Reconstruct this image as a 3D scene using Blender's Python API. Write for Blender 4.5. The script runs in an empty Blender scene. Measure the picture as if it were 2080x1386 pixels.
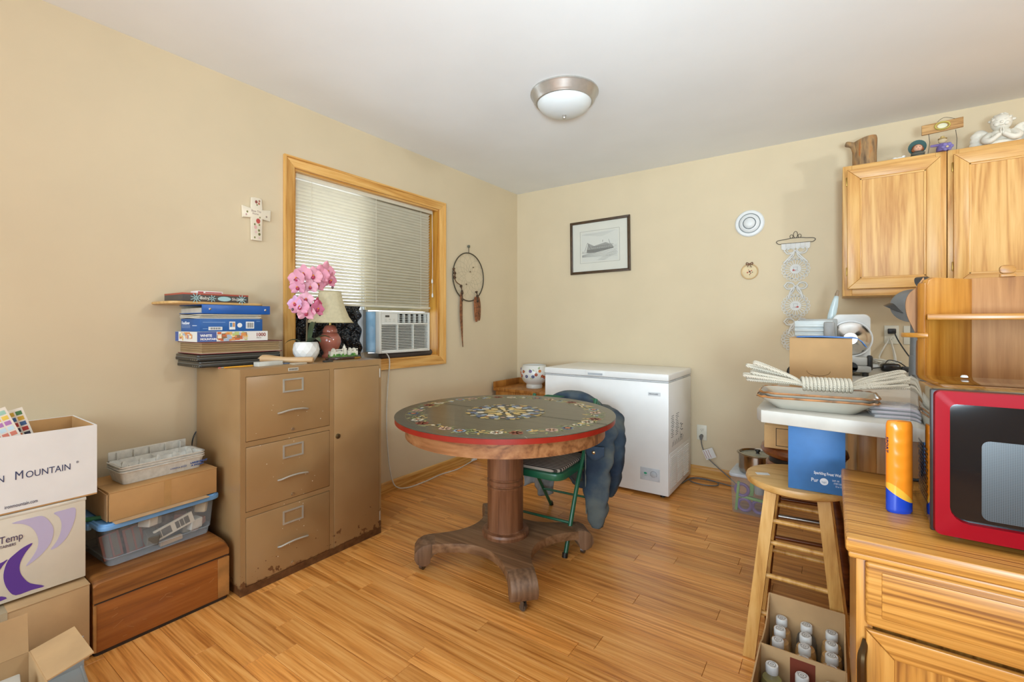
import bpy, bmesh, math, random
from mathutils import Vector, Matrix
random.seed(7)
PI = math.pi
SC = bpy.context.scene
COL = SC.collection

# ------------------------------------------------------------------ camera, world, lights, exposure
cam_d = bpy.data.cameras.new('camera'); cam = bpy.data.objects.new('camera', cam_d); COL.objects.link(cam)
cam.location = (2.5387, -3.752, 1.177); cam.rotation_euler = (PI/2, 0, 0.60605)
cam_d.sensor_width = 36; cam_d.lens = 939.07*36/2080; cam_d.shift_y = -35.5/2080; cam_d.clip_start = 0.02
SC.camera = cam
world = bpy.data.worlds.new('sky'); SC.world = world; world.use_nodes = True
bg = world.node_tree.nodes['Background']; bg.inputs[0].default_value = (0.80, 0.90, 1.0, 1); bg.inputs[1].default_value = 3.2
def area(name, loc, target, sx, sy, power, color=(1, 1, 1), disk=False):
    d = bpy.data.lights.new(name, 'AREA'); d.shape = 'DISK' if disk else 'RECTANGLE'; d.size = sx; d.size_y = sy
    d.energy = power; d.color = color
    o = bpy.data.objects.new(name, d); COL.objects.link(o); o.location = loc
    o.rotation_euler = (Vector(target)-Vector(loc)).to_track_quat('-Z', 'Y').to_euler(); return o
def point(name, loc, r, power, color):
    d = bpy.data.lights.new(name, 'POINT'); d.shadow_soft_size = r; d.energy = power; d.color = color
    o = bpy.data.objects.new(name, d); COL.objects.link(o); o.location = loc; return o
point('kitchen_ceiling_light', (4.45, -2.1, 2.27), .09, 50, (0.82, 0.93, 1.0))
area('bounced_flash', (3.0, -4.5, 1.0), (1.9, -2.0, 2.44), 0.5, 0.5, 37, (0.67, 0.86, 1.0), True).data.spread = math.radians(95)
area('rear_fill_light', (1.7, -6.2, 1.7), (1.4, -1.6, .70), 3.0, 1.5, 102, (0.69, 0.86, 1.0))  # broad fill light added behind the camera; the rear wall has no window
SC.view_settings.view_transform = 'Standard'; SC.view_settings.look = 'None'
SC.view_settings.exposure = 0.1; SC.view_settings.gamma = 1.0; SC.view_settings.use_curve_mapping = False

# ------------------------------------------------------------------ helpers
def L(c):
    if isinstance(c, str):
        c = c.lstrip('#'); c = [int(c[i:i+2], 16)/255 for i in (0, 2, 4)]
    return tuple((x/12.92 if x <= .04045 else ((x+.055)/1.055)**2.4) for x in c[:3])
MATS = {}
def newmat(name):
    m = bpy.data.materials.new(name); m.use_nodes = True; nt = m.node_tree
    b = nt.nodes['Principled BSDF']; MATS[name] = m
    return m, nt, b
def N(nt, t, **kw):
    n = nt.nodes.new(t)
    for k, v in kw.items(): setattr(n, k, v)
    return n
def coords(nt, scale=(1, 1, 1), rnd=True, rot=(0, 0, 0)):
    tc = N(nt, 'ShaderNodeTexCoord'); mp = N(nt, 'ShaderNodeMapping')
    mp.inputs['Scale'].default_value = scale; mp.inputs['Rotation'].default_value = rot
    src = tc.outputs['Object']
    if rnd:
        oi = N(nt, 'ShaderNodeObjectInfo'); mu = N(nt, 'ShaderNodeMath', operation='MULTIPLY'); mu.inputs[1].default_value = 37.0
        nt.links.new(oi.outputs['Random'], mu.inputs[0])
        ad = N(nt, 'ShaderNodeVectorMath', operation='ADD'); nt.links.new(src, ad.inputs[0]); nt.links.new(mu.outputs[0], ad.inputs[1]); src = ad.outputs[0]
    nt.links.new(src, mp.inputs['Vector']); return mp.outputs['Vector']
def ramp(nt, fac, stops):
    r = N(nt, 'ShaderNodeValToRGB'); cr = r.color_ramp
    while len(cr.elements) < len(stops): cr.elements.new(0.5)
    for e, (p, c) in zip(cr.elements, stops): e.position = p; e.color = (*L(c), 1)
    nt.links.new(fac, r.inputs[0]); return r.outputs[0]
def bump(nt, b, h, strength=.2, dist=.002):
    bp = N(nt, 'ShaderNodeBump'); bp.inputs['Strength'].default_value = strength; bp.inputs['Distance'].default_value = dist
    nt.links.new(h, bp.inputs['Height']); nt.links.new(bp.outputs[0], b.inputs['Normal'])
def plain(name, c, rough=.5, metal=0, var=.06, scale=12, bmp=0, spec=.5, coat=0):
    """slightly mottled single-colour material"""
    if name in MATS: return MATS[name]
    m, nt, b = newmat(name)
    b.inputs['Roughness'].default_value = rough; b.inputs['Metallic'].default_value = metal
    b.inputs['Specular IOR Level'].default_value = spec; b.inputs['Coat Weight'].default_value = coat
    v = coords(nt, (1, 1, 1)); n = N(nt, 'ShaderNodeTexNoise'); n.inputs['Scale'].default_value = scale; n.inputs['Detail'].default_value = 4
    nt.links.new(v, n.inputs['Vector'])
    if isinstance(c, str): c = [int(c.lstrip('#')[i:i+2], 16)/255 for i in (0, 2, 4)]
    lo = [max(0, x*(1-var)) for x in c]; hi = [min(1, x*(1+var)) for x in c]
    nt.links.new(ramp(nt, n.outputs[0], [(.3, lo), (.7, hi)]), b.inputs['Base Color'])
    if bmp: bump(nt, b, n.outputs[0], bmp)
    return m
def wood(name, dark, mid, light, axis='X', rough=.4, scale=1.0, ring=1.0, tint=.12, coat=0.0, bmp=.06, amt=.35, dist=.35, fine=.55, con=1.0, along=.8):
    """grain along AXIS: fine stretched streaks, plus AMT of broad distorted rings"""
    if name in MATS: return MATS[name]
    m, nt, b = newmat(name); b.inputs['Roughness'].default_value = rough; b.inputs['Coat Weight'].default_value = coat; b.inputs['Coat Roughness'].default_value = .25
    st = {'X': (along, 14, 14), 'Y': (14, along, 14), 'Z': (14, 14, along)}[axis]
    v = coords(nt, tuple(s*scale for s in st))
    n1 = N(nt, 'ShaderNodeTexNoise'); n1.inputs['Scale'].default_value = .8; n1.inputs['Detail'].default_value = 1.5; n1.inputs['Distortion'].default_value = dist
    nt.links.new(v, n1.inputs['Vector'])
    mu = N(nt, 'ShaderNodeMath', operation='MULTIPLY'); mu.inputs[1].default_value = 14*ring; nt.links.new(n1.outputs[0], mu.inputs[0])
    fr = N(nt, 'ShaderNodeMath', operation='PINGPONG'); fr.inputs[1].default_value = 1.0; nt.links.new(mu.outputs[0], fr.inputs[0])
    n2 = N(nt, 'ShaderNodeTexNoise'); n2.inputs['Scale'].default_value = 8; n2.inputs['Detail'].default_value = 5; n2.inputs['Roughness'].default_value = fine
    nt.links.new(v, n2.inputs['Vector'])
    mx = N(nt, 'ShaderNodeMix', data_type='FLOAT'); mx.inputs[0].default_value = amt
    nt.links.new(n2.outputs[0], mx.inputs[2]); nt.links.new(fr.outputs[0], mx.inputs[3])
    col = ramp(nt, mx.outputs[0], [(.5-.28*con, dark), (.5, mid), (.5+.25*con, light)])
    oi = N(nt, 'ShaderNodeObjectInfo'); mr = N(nt, 'ShaderNodeMapRange'); mr.inputs[3].default_value = 1-tint; mr.inputs[4].default_value = 1+tint
    nt.links.new(oi.outputs['Random'], mr.inputs[0])
    hs = N(nt, 'ShaderNodeHueSaturation'); nt.links.new(mr.outputs[0], hs.inputs['Value']); nt.links.new(col, hs.inputs['Color'])
    nt.links.new(hs.outputs[0], b.inputs['Base Color'])
    if bmp: bump(nt, b, mx.outputs[0], bmp, .0006)
    return m
def metal(name, c, rough=.3):
    return plain(name, c, rough, 1.0, .04, 30)
def clear(name, c, fac=.3, rough=.15):
    """thin see-through plastic or glass: transparent shader mixed with a glossy body"""
    if name in MATS: return MATS[name]
    m, nt, b = newmat(name); b.inputs['Base Color'].default_value = (*L(c), 1); b.inputs['Roughness'].default_value = rough
    tr = N(nt, 'ShaderNodeBsdfTransparent'); mx = N(nt, 'ShaderNodeMixShader'); mx.inputs[0].default_value = fac
    nt.links.new(tr.outputs[0], mx.inputs[1]); nt.links.new(b.outputs[0], mx.inputs[2])
    nt.links.new(mx.outputs[0], nt.nodes['Material Output'].inputs[0]); return m
def vcol(rough=.5, name=None):
    """reads the mesh's own face colours"""
    name = name or 'printed_%d' % int(rough*100)
    if name in MATS: return MATS[name]
    m, nt, b = newmat(name); b.inputs['Roughness'].default_value = rough
    a = N(nt, 'ShaderNodeAttribute', attribute_name='Col'); nt.links.new(a.outputs['Color'], b.inputs['Base Color']); return m

class MB:
    """collects shapes; .obj() links them as one mesh object"""
    def __init__(s): s.v = []; s.f = []; s.c = []; s.col = (1, 1, 1); s.T = Matrix()
    def color(s, c): s.col = L(c); return s
    def tr(s, loc=(0, 0, 0), rz=0, rx=0, ry=0, sc=1):
        s.T = Matrix.Translation(loc) @ Matrix.Rotation(rz, 4, 'Z') @ Matrix.Rotation(ry, 4, 'Y') @ Matrix.Rotation(rx, 4, 'X') @ Matrix.Scale(sc, 4); return s
    def add(s, vs, fs):
        o = len(s.v); s.v += [tuple(s.T @ Vector(p)) for p in vs]; s.f += [tuple(i+o for i in q) for q in fs]; s.c += [s.col]*len(fs); return s
    def bm(s, bm):
        bm.verts.index_update(); s.add([v.co[:] for v in bm.verts], [[v.index for v in f.verts] for f in bm.faces]); bm.free(); return s
    def box(s, x0, x1, y0, y1, z0, z1, bev=0, seg=2):
        if not bev:
            return s.add([(x0,y0,z0),(x1,y0,z0),(x1,y1,z0),(x0,y1,z0),(x0,y0,z1),(x1,y0,z1),(x1,y1,z1),(x0,y1,z1)],
                         [(3,2,1,0),(4,5,6,7),(0,1,5,4),(1,2,6,5),(2,3,7,6),(3,0,4,7)])
        b = bmesh.new(); bmesh.ops.create_cube(b, size=1)
        for v in b.verts: v.co = ((x0+x1)/2+v.co.x*(x1-x0), (y0+y1)/2+v.co.y*(y1-y0), (z0+z1)/2+v.co.z*(z1-z0))
        bev = min(bev, .49*min(x1-x0, y1-y0, z1-z0))
        bmesh.ops.bevel(b, geom=b.edges[:], offset=bev, segments=seg, profile=.5, affect='EDGES'); return s.bm(b)
    def prism(s, pts, a, b, plane='xy', bev=0):
        k = {'xy': lambda p, h: (p[0], p[1], h), 'xz': lambda p, h: (p[0], h, p[1]), 'yz': lambda p, h: (h, p[0], p[1])}[plane]
        n = len(pts); q = bmesh.new()
        lo = [q.verts.new(k(p, a)) for p in pts]; hi = [q.verts.new(k(p, b)) for p in pts]
        q.faces.new(lo[::-1]); q.faces.new(hi)
        for i in range(n): q.faces.new((lo[i], lo[(i+1) % n], hi[(i+1) % n], hi[i]))
        bmesh.ops.recalc_face_normals(q, faces=q.faces[:])
        if bev:
            sl, sh = set(lo), set(hi)
            es = [e for e in q.edges if (e.verts[0] in sl) == (e.verts[1] in sl)]
            bmesh.ops.bevel(q, geom=es, offset=bev, segments=2, profile=.5, affect='EDGES')
        return s.bm(q)
    def lathe(s, prof, n=32, c=(0, 0, 0), a0=0, a1=2*PI, sx=1, sy=1, caps=True):
        if len(prof) < 3 or abs(prof[0][1]-prof[-1][1]) < 1e-6: caps = False
        full = abs(a1-a0-2*PI) < 1e-6; m = n if full else n+1; vs = []; fs = []
        for r, z in prof:
            for i in range(m):
                a = a0+(a1-a0)*i/n; vs.append((c[0]+sx*r*math.cos(a), c[1]+sy*r*math.sin(a), c[2]+z))
        for j in range(len(prof)-1):
            for i in range(n):
                i2 = (i+1) % m; q = (j*m+i, j*m+i2, (j+1)*m+i2, (j+1)*m+i)
                fs.append(q)
        if full and caps:
            if prof[0][0] > 1e-5: fs.append(tuple(range(m))[::-1])
            if prof[-1][0] > 1e-5: fs.append(tuple((len(prof)-1)*m+i for i in range(m)))
        return s.add(vs, fs)
    def tube(s, pts, r, n=8, closed=False, caps=True, sy=1.0):
        pts = [Vector(p) for p in pts]; m = len(pts); vs = []; fs = []; up = Vector((0, 0, 1)); prev = None
        for i, p in enumerate(pts):
            if closed: t = pts[(i+1) % m]-pts[i-1]
            else: t = pts[min(i+1, m-1)]-pts[max(i-1, 0)]
            t = t.normalized() if t.length > 1e-9 else Vector((0, 0, 1))
            if prev is None:
                u = t.cross(up)
                if u.length < 1e-3: u = t.cross(Vector((1, 0, 0)))
            else: u = prev-t*prev.dot(t)
            if u.length < 1e-6: u = t.orthogonal()
            u.normalize(); prev = u; w = t.cross(u)
            rr = r[i] if isinstance(r, (list, tuple)) else r
            for k in range(n):
                a = 2*PI*k/n; vs.append(tuple(p+u*rr*math.cos(a)+w*rr*sy*math.sin(a)))
        for i in range(m if closed else m-1):
            for k in range(n):
                i2 = (i+1) % m; fs.append((i*n+k, i*n+(k+1) % n, i2*n+(k+1) % n, i2*n+k))
        if caps and not closed: fs.append(tuple(range(n))[::-1]); fs.append(tuple((m-1)*n+k for k in range(n)))
        return s.add(vs, fs)
    def cyl(s, p0, p1, r0, r1=None, n=20): return s.tube([p0, p1], [r0, r0 if r1 is None else r1], n)
    def ball(s, c, r, sx=1, sy=1, sz=1, n=16, m=10):
        vs = []; fs = []
        for j in range(m+1):
            t = PI*j/m
            for i in range(n): a = 2*PI*i/n; vs.append((c[0]+r*sx*math.sin(t)*math.cos(a), c[1]+r*sy*math.sin(t)*math.sin(a), c[2]-r*sz*math.cos(t)))
        for j in range(m):
            for i in range(n): fs.append((j*n+i, j*n+(i+1) % n, (j+1)*n+(i+1) % n, (j+1)*n+i))
        return s.add(vs, fs)
    def grid(s, fn, nu, nv, cu=False, cv=False):
        a = nu if cu else nu+1; b = nv if cv else nv+1
        vs = [fn(i/nu, j/nv) for j in range(b) for i in range(a)]
        fs = [(j*a+i, j*a+(i+1) % a, ((j+1) % b)*a+(i+1) % a, ((j+1) % b)*a+i) for j in range(nv) for i in range(nu)]
        return s.add(vs, fs)
    def text(s, txt, size, align='LEFT', extrude=.0004, sx=1.0, bold=0, spacing=1.0):
        """letters in the local xy plane, reading along +x"""
        cu = bpy.data.curves.new('t', 'FONT'); cu.body = txt; cu.size = size; cu.align_x = align; cu.extrude = extrude; cu.offset = bold; cu.resolution_u = 3; cu.space_character = spacing
        ob = bpy.data.objects.new('t', cu); me = ob.to_mesh()
        vs = [(v.co.x*sx, v.co.y, v.co.z) for v in me.vertices]; fs = [tuple(p.vertices) for p in me.polygons]
        s.add(vs, fs); ob.to_mesh_clear(); bpy.data.objects.remove(ob); bpy.data.curves.remove(cu); return s
    def mesh(s, name, mat=None, smooth=40):
        me = bpy.data.meshes.new(name); me.from_pydata(s.v, [], s.f); me.update()
        b = bmesh.new(); b.from_mesh(me); bmesh.ops.recalc_face_normals(b, faces=b.faces[:]); b.to_mesh(me); b.free()
        at = me.color_attributes.new('Col', 'FLOAT_COLOR', 'CORNER'); buf = []
        for p in me.polygons:
            c = s.c[p.index]; buf += [c[0], c[1], c[2], 1.0]*p.loop_total
        at.data.foreach_set('color', buf)
        if smooth:
            me.polygons.foreach_set('use_smooth', [True]*len(me.polygons)); me.set_sharp_from_angle(angle=math.radians(smooth))
        if mat: me.materials.append(mat)
        return me
    def obj(s, name, mat, parent=None, smooth=40, loc=None, rot=None, label=None):
        o = bpy.data.objects.new(name, s.mesh(name, mat, smooth)); COL.objects.link(o)
        if parent: o.parent = parent
        if loc: o.location = loc
        if rot: o.rotation_euler = rot
        if label: o['label'] = label
        return o
def tag(o, label, cat, group=None):
    o['label'] = label; o['category'] = cat
    if group: o['group'] = group
    return o
def thing(name, label, cat, loc=(0, 0, 0), rz=0, group=None, rot=None):
    o = bpy.data.objects.new(name, None); COL.objects.link(o); o.empty_display_size = .05
    o.location = loc; o.rotation_euler = rot or (0, 0, rz); return tag(o, label, cat, group)
def struct(o): o['kind'] = 'structure'; return o
def sempty(name, loc=(0, 0, 0)):
    o = bpy.data.objects.new(name, None); COL.objects.link(o); o.location = loc; o.empty_display_size = .05; return struct(o)
def copy_tree(o, parent=None):
    c = o.copy(); COL.objects.link(c); c.parent = parent
    for ch in list(o.children): copy_tree(ch, c)
    return c
def lerp(a, b, t): return a+(b-a)*t
def spline(pts, n=8, closed=False):
    """Catmull-Rom through pts"""
    P = [Vector(p) for p in pts]; m = len(P); out = []
    for i in range(m if closed else m-1):
        g = (lambda k: P[k % m]) if closed else (lambda k: P[max(0, min(m-1, k))])
        a, b, c, d = g(i-1), g(i), g(i+1), g(i+2)
        for k in range(n):
            t = k/n; out.append(.5*((2*b)+(c-a)*t+(2*a-5*b+4*c-d)*t*t+(3*b-a-3*c+d)*t**3))
    if not closed: out.append(P[-1])
    return out
def rrect(x0, x1, y0, y1, r, n=5):
    out = []
    for cx, cy, a in ((x1-r, y1-r, 0), (x0+r, y1-r, PI/2), (x0+r, y0+r, PI), (x1-r, y0+r, 1.5*PI)):
        for i in range(n+1): t = a+PI/2*i/n; out.append((cx+r*math.cos(t), cy+r*math.sin(t)))
    return out
def circ(cx, cy, r, n=24, sx=1, sy=1): return [(cx+r*sx*math.cos(2*PI*i/n), cy+r*sy*math.sin(2*PI*i/n)) for i in range(n)]

# ------------------------------------------------------------------ materials shared by several things
WALL = plain('wall_paint_cream', '#d6c3a3', .75, var=.012, scale=3, spec=.25)
CEIL = plain('ceiling_paint', '#efefee', .8, var=.008, scale=3, spec=.2)
PINE = wood('pine_trim', '#b97a2c', '#d9a154', '#e6b66c', 'Z', .38, 1.0, .7)
PINEX = wood('pine_trim_y', '#b97a2c', '#d9a154', '#e6b66c', 'Y', .38, 1.0, .7)
PINEB = wood('pine_trim_x', '#b97a2c', '#d9a154', '#e6b66c', 'X', .38, 1.0, .7)
PLANK = wood('laminate_plank', '#b06a2b', '#dc9448', '#ecac62', 'X', .30, 1.0, .8, .14, coat=.12, bmp=.02, amt=.22, dist=.5, con=.75, along=.5)
OAK = wood('oak_vertical', '#bd8340', '#d8a55f', '#e2b570', 'Z', .36, 1.0, .7, .03, amt=.4, dist=.7)
OAKX = wood('oak_horizontal', '#bd8340', '#d8a55f', '#e2b570', 'X', .36, 1.0, .7, .03, amt=.3)
CARTX = wood('cart_oak_horizontal', '#8a5520', '#c4883c', '#d49b4e', 'X', .34, 1.5, 1.0, .03, amt=.10, dist=.12, fine=.5, con=.6, along=.22)
CARTZ = wood('cart_oak_vertical', '#8a5520', '#c4883c', '#d49b4e', 'Z', .34, 1.4, .8, .03, amt=.35, dist=.6, fine=.55, con=.8, along=.4)
KRAFT = plain('kraft_cardboard', '#b98f5e', .85, var=.04, scale=9, spec=.2)
KRAFTD = plain('kraft_cardboard_pale', '#bd9a70', .85, var=.04, scale=9, spec=.2)
WHITE = plain('white_plastic', '#dfdfdd', .4, var=.01)
BLACK = plain('black_plastic', '#181818', .4, var=.1)
STEEL = metal('brushed_steel', '#b9b6b0', .3)
PRINT = vcol(.6)

# ------------------------------------------------------------------ the room
RX, RY, RH = 4.9, -6.4, 2.441
WY0, WY1, WZ0, WZ1 = -2.288, -1.097, .922, 2.068     # window opening in the left wall
floor = struct(MB().box(-.15, RX, RY, .15, -.06, -.008).obj('floor', plain('subfloor', '#6b4526', .7), smooth=0))
meshes = {}
for ln in (.42, .55, .7, .85, 1.0):
    m = MB().box(.0005, ln-.0005, .0005, .0845, 0, .008, .0009, 1).mesh('plank', PLANK, 0); meshes[ln] = m
y = 0.0; row = 0
while y > -3.72:
    x = -.02 if row % 3 else -.3
    x -= random.choice((0, .1, .22, .33))
    while x < 2.9:
        ln = random.choice(list(meshes))
        if x+ln > -.02:
            o = bpy.data.objects.new('plank', meshes[ln]); COL.objects.link(o); o.parent = floor; o.location = (x, y-.085, -.008)
        x += ln
    y -= .085; row += 1
far = MB()
for k in range(33): far.box(-.1, RX, y-.085*(k+1)+.0004, y-.085*k-.0004, -.008, 0)
for k in range(44): far.box(x, RX, -.085*(k+1)+.0004, -.085*k-.0004, -.0085, -.0005)
o = far.obj('plank_field', PLANK, floor, 0); o['kind'] = 'stuff'
struct(MB().box(-.15, RX+.1, RY-.1, .15, RH, RH+.06).obj('ceiling', CEIL, smooth=0))
wl = MB(); wl.box(-.15, 0, RY, WY0, -.06, RH); wl.box(-.15, 0, WY1, .15, -.06, RH); wl.box(-.15, 0, WY0, WY1, -.06, WZ0); wl.box(-.15, 0, WY0, WY1, WZ1, RH)
struct(wl.obj('wall_left', WALL, smooth=0))
struct(MB().box(0, RX+.1, 0, .15, -.06, RH).obj('wall_back', WALL, smooth=0))
struct(MB().box(RX, RX+.1, RY, 0, -.06, RH).obj('wall_right', WALL, smooth=0))
struct(MB().box(-.15, RX+.1, RY-.1, RY, -.06, RH).obj('wall_rear', WALL, smooth=0))
m = MB(); m.prism([(0, 0), (.013, 0), (.013, .062), (.009, .075), (.004, .082), (0, .082)], RY, 0, 'xz'); struct(m.obj('baseboard_left', PINEX, smooth=0))
m = MB(); m.prism([(0, 0), (-.013, 0), (-.013, .062), (-.009, .075), (-.004, .082), (0, .082)], 0, RX, 'yz'); struct(m.obj('baseboard_back', PINEB, smooth=0))

# window: casing, jambs, sashes
win = sempty('window_1', (0, (WY0+WY1)/2, WZ0))
def wp(mb): mb.T = Matrix.Translation((0, -(WY0+WY1)/2, -WZ0)); return mb
w = .062
for k, (q, mt) in enumerate((([(WY0-w, WZ1+w), (WY1+w, WZ1+w), (WY1, WZ1), (WY0, WZ1)], PINEX), ([(WY0-w, WZ0-w), (WY0, WZ0), (WY1, WZ0), (WY1+w, WZ0-w)], PINEX),
                          ([(WY0-w, WZ0-w), (WY0-w, WZ1+w), (WY0, WZ1), (WY0, WZ0)], PINE), ([(WY1, WZ0), (WY1, WZ1), (WY1+w, WZ1+w), (WY1+w, WZ0-w)], PINE))):
    mb = wp(MB()); mb.prism(q, 0, .016, 'yz', .003)
    cy = sum(p[0] for p in q)/4; cz = sum(p[1] for p in q)/4
    out = [(lerp(p[0], cy, 0), lerp(p[1], cz, 0)) for p in q]
    # raised outer bead along the outside edge
    (a, b) = ((0, 1) if k in (0, 2) else ((0, 3) if k == 1 else (2, 3)))
    pa, pb = q[a], q[b]
    hz = abs(pa[1]-pb[1]) < 1e-6
    if hz:
        s = -1 if k == 0 else 1; mb.prism([(pa[0], pa[1]), (pb[0], pb[1]), (pb[0]-.012*(1 if pb[0] > pa[0] else -1), pb[1]+s*.012), (pa[0]+.012*(1 if pb[0] > pa[0] else -1), pa[1]+s*.012)], .016, .021, 'yz')
    else:
        s = 1 if k == 2 else -1; mb.prism([(pa[0], pa[1]), (pb[0], pb[1]), (pb[0]+s*.012, pb[1]-.012*(1 if pb[1] > pa[1] else -1)), (pa[0]+s*.012, pa[1]+.012*(1 if pb[1] > pa[1] else -1))], .016, .021, 'yz')
    mb.obj('casing', mt, win)
t = .012
JAMB = wood('pine_jamb', '#a9651c', '#cf8f35', '#dda449', 'Z', .38, 1.0, .8)
for q, mt in (((WY0, WY0+t, WZ0, WZ1), JAMB), ((WY1-t, WY1, WZ0, WZ1), JAMB), ((WY0+t, WY1-t, WZ0, WZ0+t), PINEX), ((WY0+t, WY1-t, WZ1-t, WZ1), PINEX)):
    wp(MB()).box(-.148, .001, *q).obj('jamb', mt, win, 0)
VINYL = plain('window_vinyl', '#d8d8d4', .45, var=.01)
for a, b, xx in ((WY0+t, -1.70, -.135), (-1.72, WY1-t, -.12)):
    fr = wp(MB()); zz0, zz1 = WZ0+t, WZ1-t
    fr.box(xx-.012, xx+.012, a, a+.035, zz0, zz1); fr.box(xx-.012, xx+.012, b-.035, b, zz0, zz1)
    fr.box(xx-.012, xx+.012, a+.035, b-.035, zz0, zz0+.035); fr.box(xx-.012, xx+.012, a+.035, b-.035, zz1-.035, zz1)
    sash = fr.obj('sash', VINYL, win, 0)
    wp(MB()).box(xx-.002, xx+.002, a+.035, b-.035, zz0+.035, zz1-.035).obj('pane', clear('window_glass', '#e8f4ff', .08, .02), sash, 0)
wp(MB()).box(-.105, -.095, -1.715, WY1-t-.002, 1.27, WZ1-t).obj('backing_board', plain('foam_board_tan', '#c9b88e', .8), win, 0, label='tan board behind the right half of the blind')
# ------------------------------------------------------------------ blind, air conditioner and what fills the window
bl = thing('window_blind', 'cream horizontal mini blind hanging in the pine-framed window', 'blind', (-.055, -1.69, 1.29))
SLAT = plain('blind_slat_cream', '#d9d0ba', .45, var=.02)
MB().box(-.02, .022, -.575, .56, .742, .776, .003).obj('headrail', SLAT, bl)
MB().box(-.013, .013, -.572, .545, 0, .016, .004).obj('bottom_rail', SLAT, bl)
ns = 35; sl = MB()
def slat(u, v):
    a = (v-.5)*.9; xx = .0125*math.sin(a)/math.sin(.45); zz = .0022*(math.cos(a)-.9)*10
    return (xx, -.57+1.112*u, zz)
sl.grid(slat, 1, 6)
sm = sl.mesh('slat', SLAT)
for k in range(ns):
    o = bpy.data.objects.new('slat', sm); COL.objects.link(o); o.parent = bl
    o.location = (0, 0, .027+k*.0206); o.rotation_euler = (0, math.radians(-37), 0)
for yy in (-.46, .02, .44):
    c = MB(); c.cyl((.014, yy, 0), (.014, yy, .745), .0011, n=5); c.cyl((-.014, yy, 0), (-.014, yy, .745), .0011, n=5); c.obj('ladder_cord', SLAT, bl)
pc = MB(); pc.tube(spline([(.02, .555, .745), (.022, .557, .4), (.022, .556, .12)], 6), .0016, 5); pc.lathe([(.001, 0), (.006, .004), (.007, .02), (.003, .035)], 10, (.022, .556, .09)); pc.lathe([(.001, 0), (.006, .004), (.007, .02), (.003, .035)], 10, (.022, .553, .2))
pc.obj('pull_cord', WHITE, bl)

ac = thing('window_air_conditioner', 'white window air conditioner with blue film on its side', 'air conditioner', (0, -1.49, .975))
ACW = plain('ac_white', '#d8d5cb', .45, var=.01)
MB().box(-.147, .02, -.235, .225, .005, .285, .006).obj('body', plain('ac_case_grey', '#9fa3a3', .5), ac)
MB().box(-.14, .018, -.2365, -.2352, .01, .28).obj('blue_film', plain('protective_film_blue', '#8fb6cf', .3), ac, 0)
fr = MB(); fx = .06                                          # front bezel with openings
fr.box(.02, fx, -.235, -.215, 0, .285, .004); fr.box(.02, fx, .215, .235, 0, .285, .004)
fr.box(.02, fx, -.215, .215, 0, .022, .003); fr.box(.02, fx, -.215, .215, .193, .208, .003); fr.box(.02, fx, -.215, .215, .27, .285, .003)
fr.box(.02, fx-.002, -.215, -.075, .208, .27)
fr.obj('front_panel', ACW, ac)
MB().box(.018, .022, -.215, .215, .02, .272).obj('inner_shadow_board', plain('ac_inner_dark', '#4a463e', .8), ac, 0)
lv = MB().box(-.002, .012, -.2145, .2145, -.0018, .0018, .0008, 1).mesh('louver', ACW, 0)
for k in range(15):
    o = bpy.data.objects.new('louver', lv); COL.objects.link(o); o.parent = ac; o.location = (.046, 0, .031+k*.0112); o.rotation_euler = (0, .25, 0)
for yy in (-.075, .07): MB().box(.04, .0605, yy-.003, yy+.003, .022, .193).obj('louver_bar', ACW, ac, 0)
for k in range(4): MB().box(.03, .058, -.072, .2145, .216+k*.0125, .2185+k*.0125).obj('air_vane', ACW, ac, 0)
for k in range(6): MB().box(.036, .0605, -.066+k*.051, -.062+k*.051, .209, .27).obj('air_divider', ACW, ac, 0)
MB().box(.0585, .0595, -.185, -.15, .245, .258).obj('display', plain('display_dark', '#3f3b36', .3), ac, 0)
for k in range(6): MB().box(.058, .0598, -.19+(k % 3)*.035, -.172+(k % 3)*.035, .216+(k//3)*.012, .223+(k//3)*.012, .001).obj('button', plain('ac_button', '#c9c5ba', .5), ac)
ex = thing('side_panel_curtain', 'grey accordion panel clamped between the blind and air conditioner', 'panel', (-.10, -1.745, .98))
MB().box(-.03, .03, -.012, .012, 0, .29).obj('bracket', plain('bracket_grey', '#6f6c66', .6), ex, 0)
z0 = MB()
for k in range(4): z0.box(-.02+.006*(k % 2), -.012+.006*(k % 2), .012, .02, .0+k*.07, .05+k*.07)
z0.obj('clip', metal('clip_metal', '#8a877f', .4), ex, 0)

bag = MB()
def bagf(u, v):
    y_ = lerp(-2.268, -1.775, u); z_ = lerp(.945, 1.30, v)
    r = .012*math.sin(u*37+4*math.sin(v*5))+.01*math.sin(v*23+u*15)+.006*math.sin(u*71+v*31)
    return (-.085+r+.02*(1-v), y_, z_)
bag.grid(bagf, 60, 36)
m_, nt, b = newmat('black_bin_bag'); b.inputs['Base Color'].default_value = (.012, .012, .013, 1); b.inputs['Roughness'].default_value = .22
v = coords(nt, (1, 1, 1), False); n = N(nt, 'ShaderNodeTexVoronoi'); n.inputs['Scale'].default_value = 60; nt.links.new(v, n.inputs['Vector']); bump(nt, b, n.outputs[0], .9, .01)
tag(bag.obj('plastic_sheet', MATS['black_bin_bag'], smooth=60), 'crinkled black plastic sheet filling the window below the blind', 'plastic sheet')
rl = MB(); rl.lathe([(.0, -.004), (.021, -.004), (.023, 0), (.023, .47), (.021, .474), (0, .474)], 16); 
o = rl.obj('foam_roll', plain('dark_foam', '#4b4038', .8), loc=(-.015, -1.65, .934+.023), rot=(-PI/2, 0, 0)); tag(o, 'dark brown foam roll lying on the sill under the air conditioner', 'foam roll')
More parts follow.
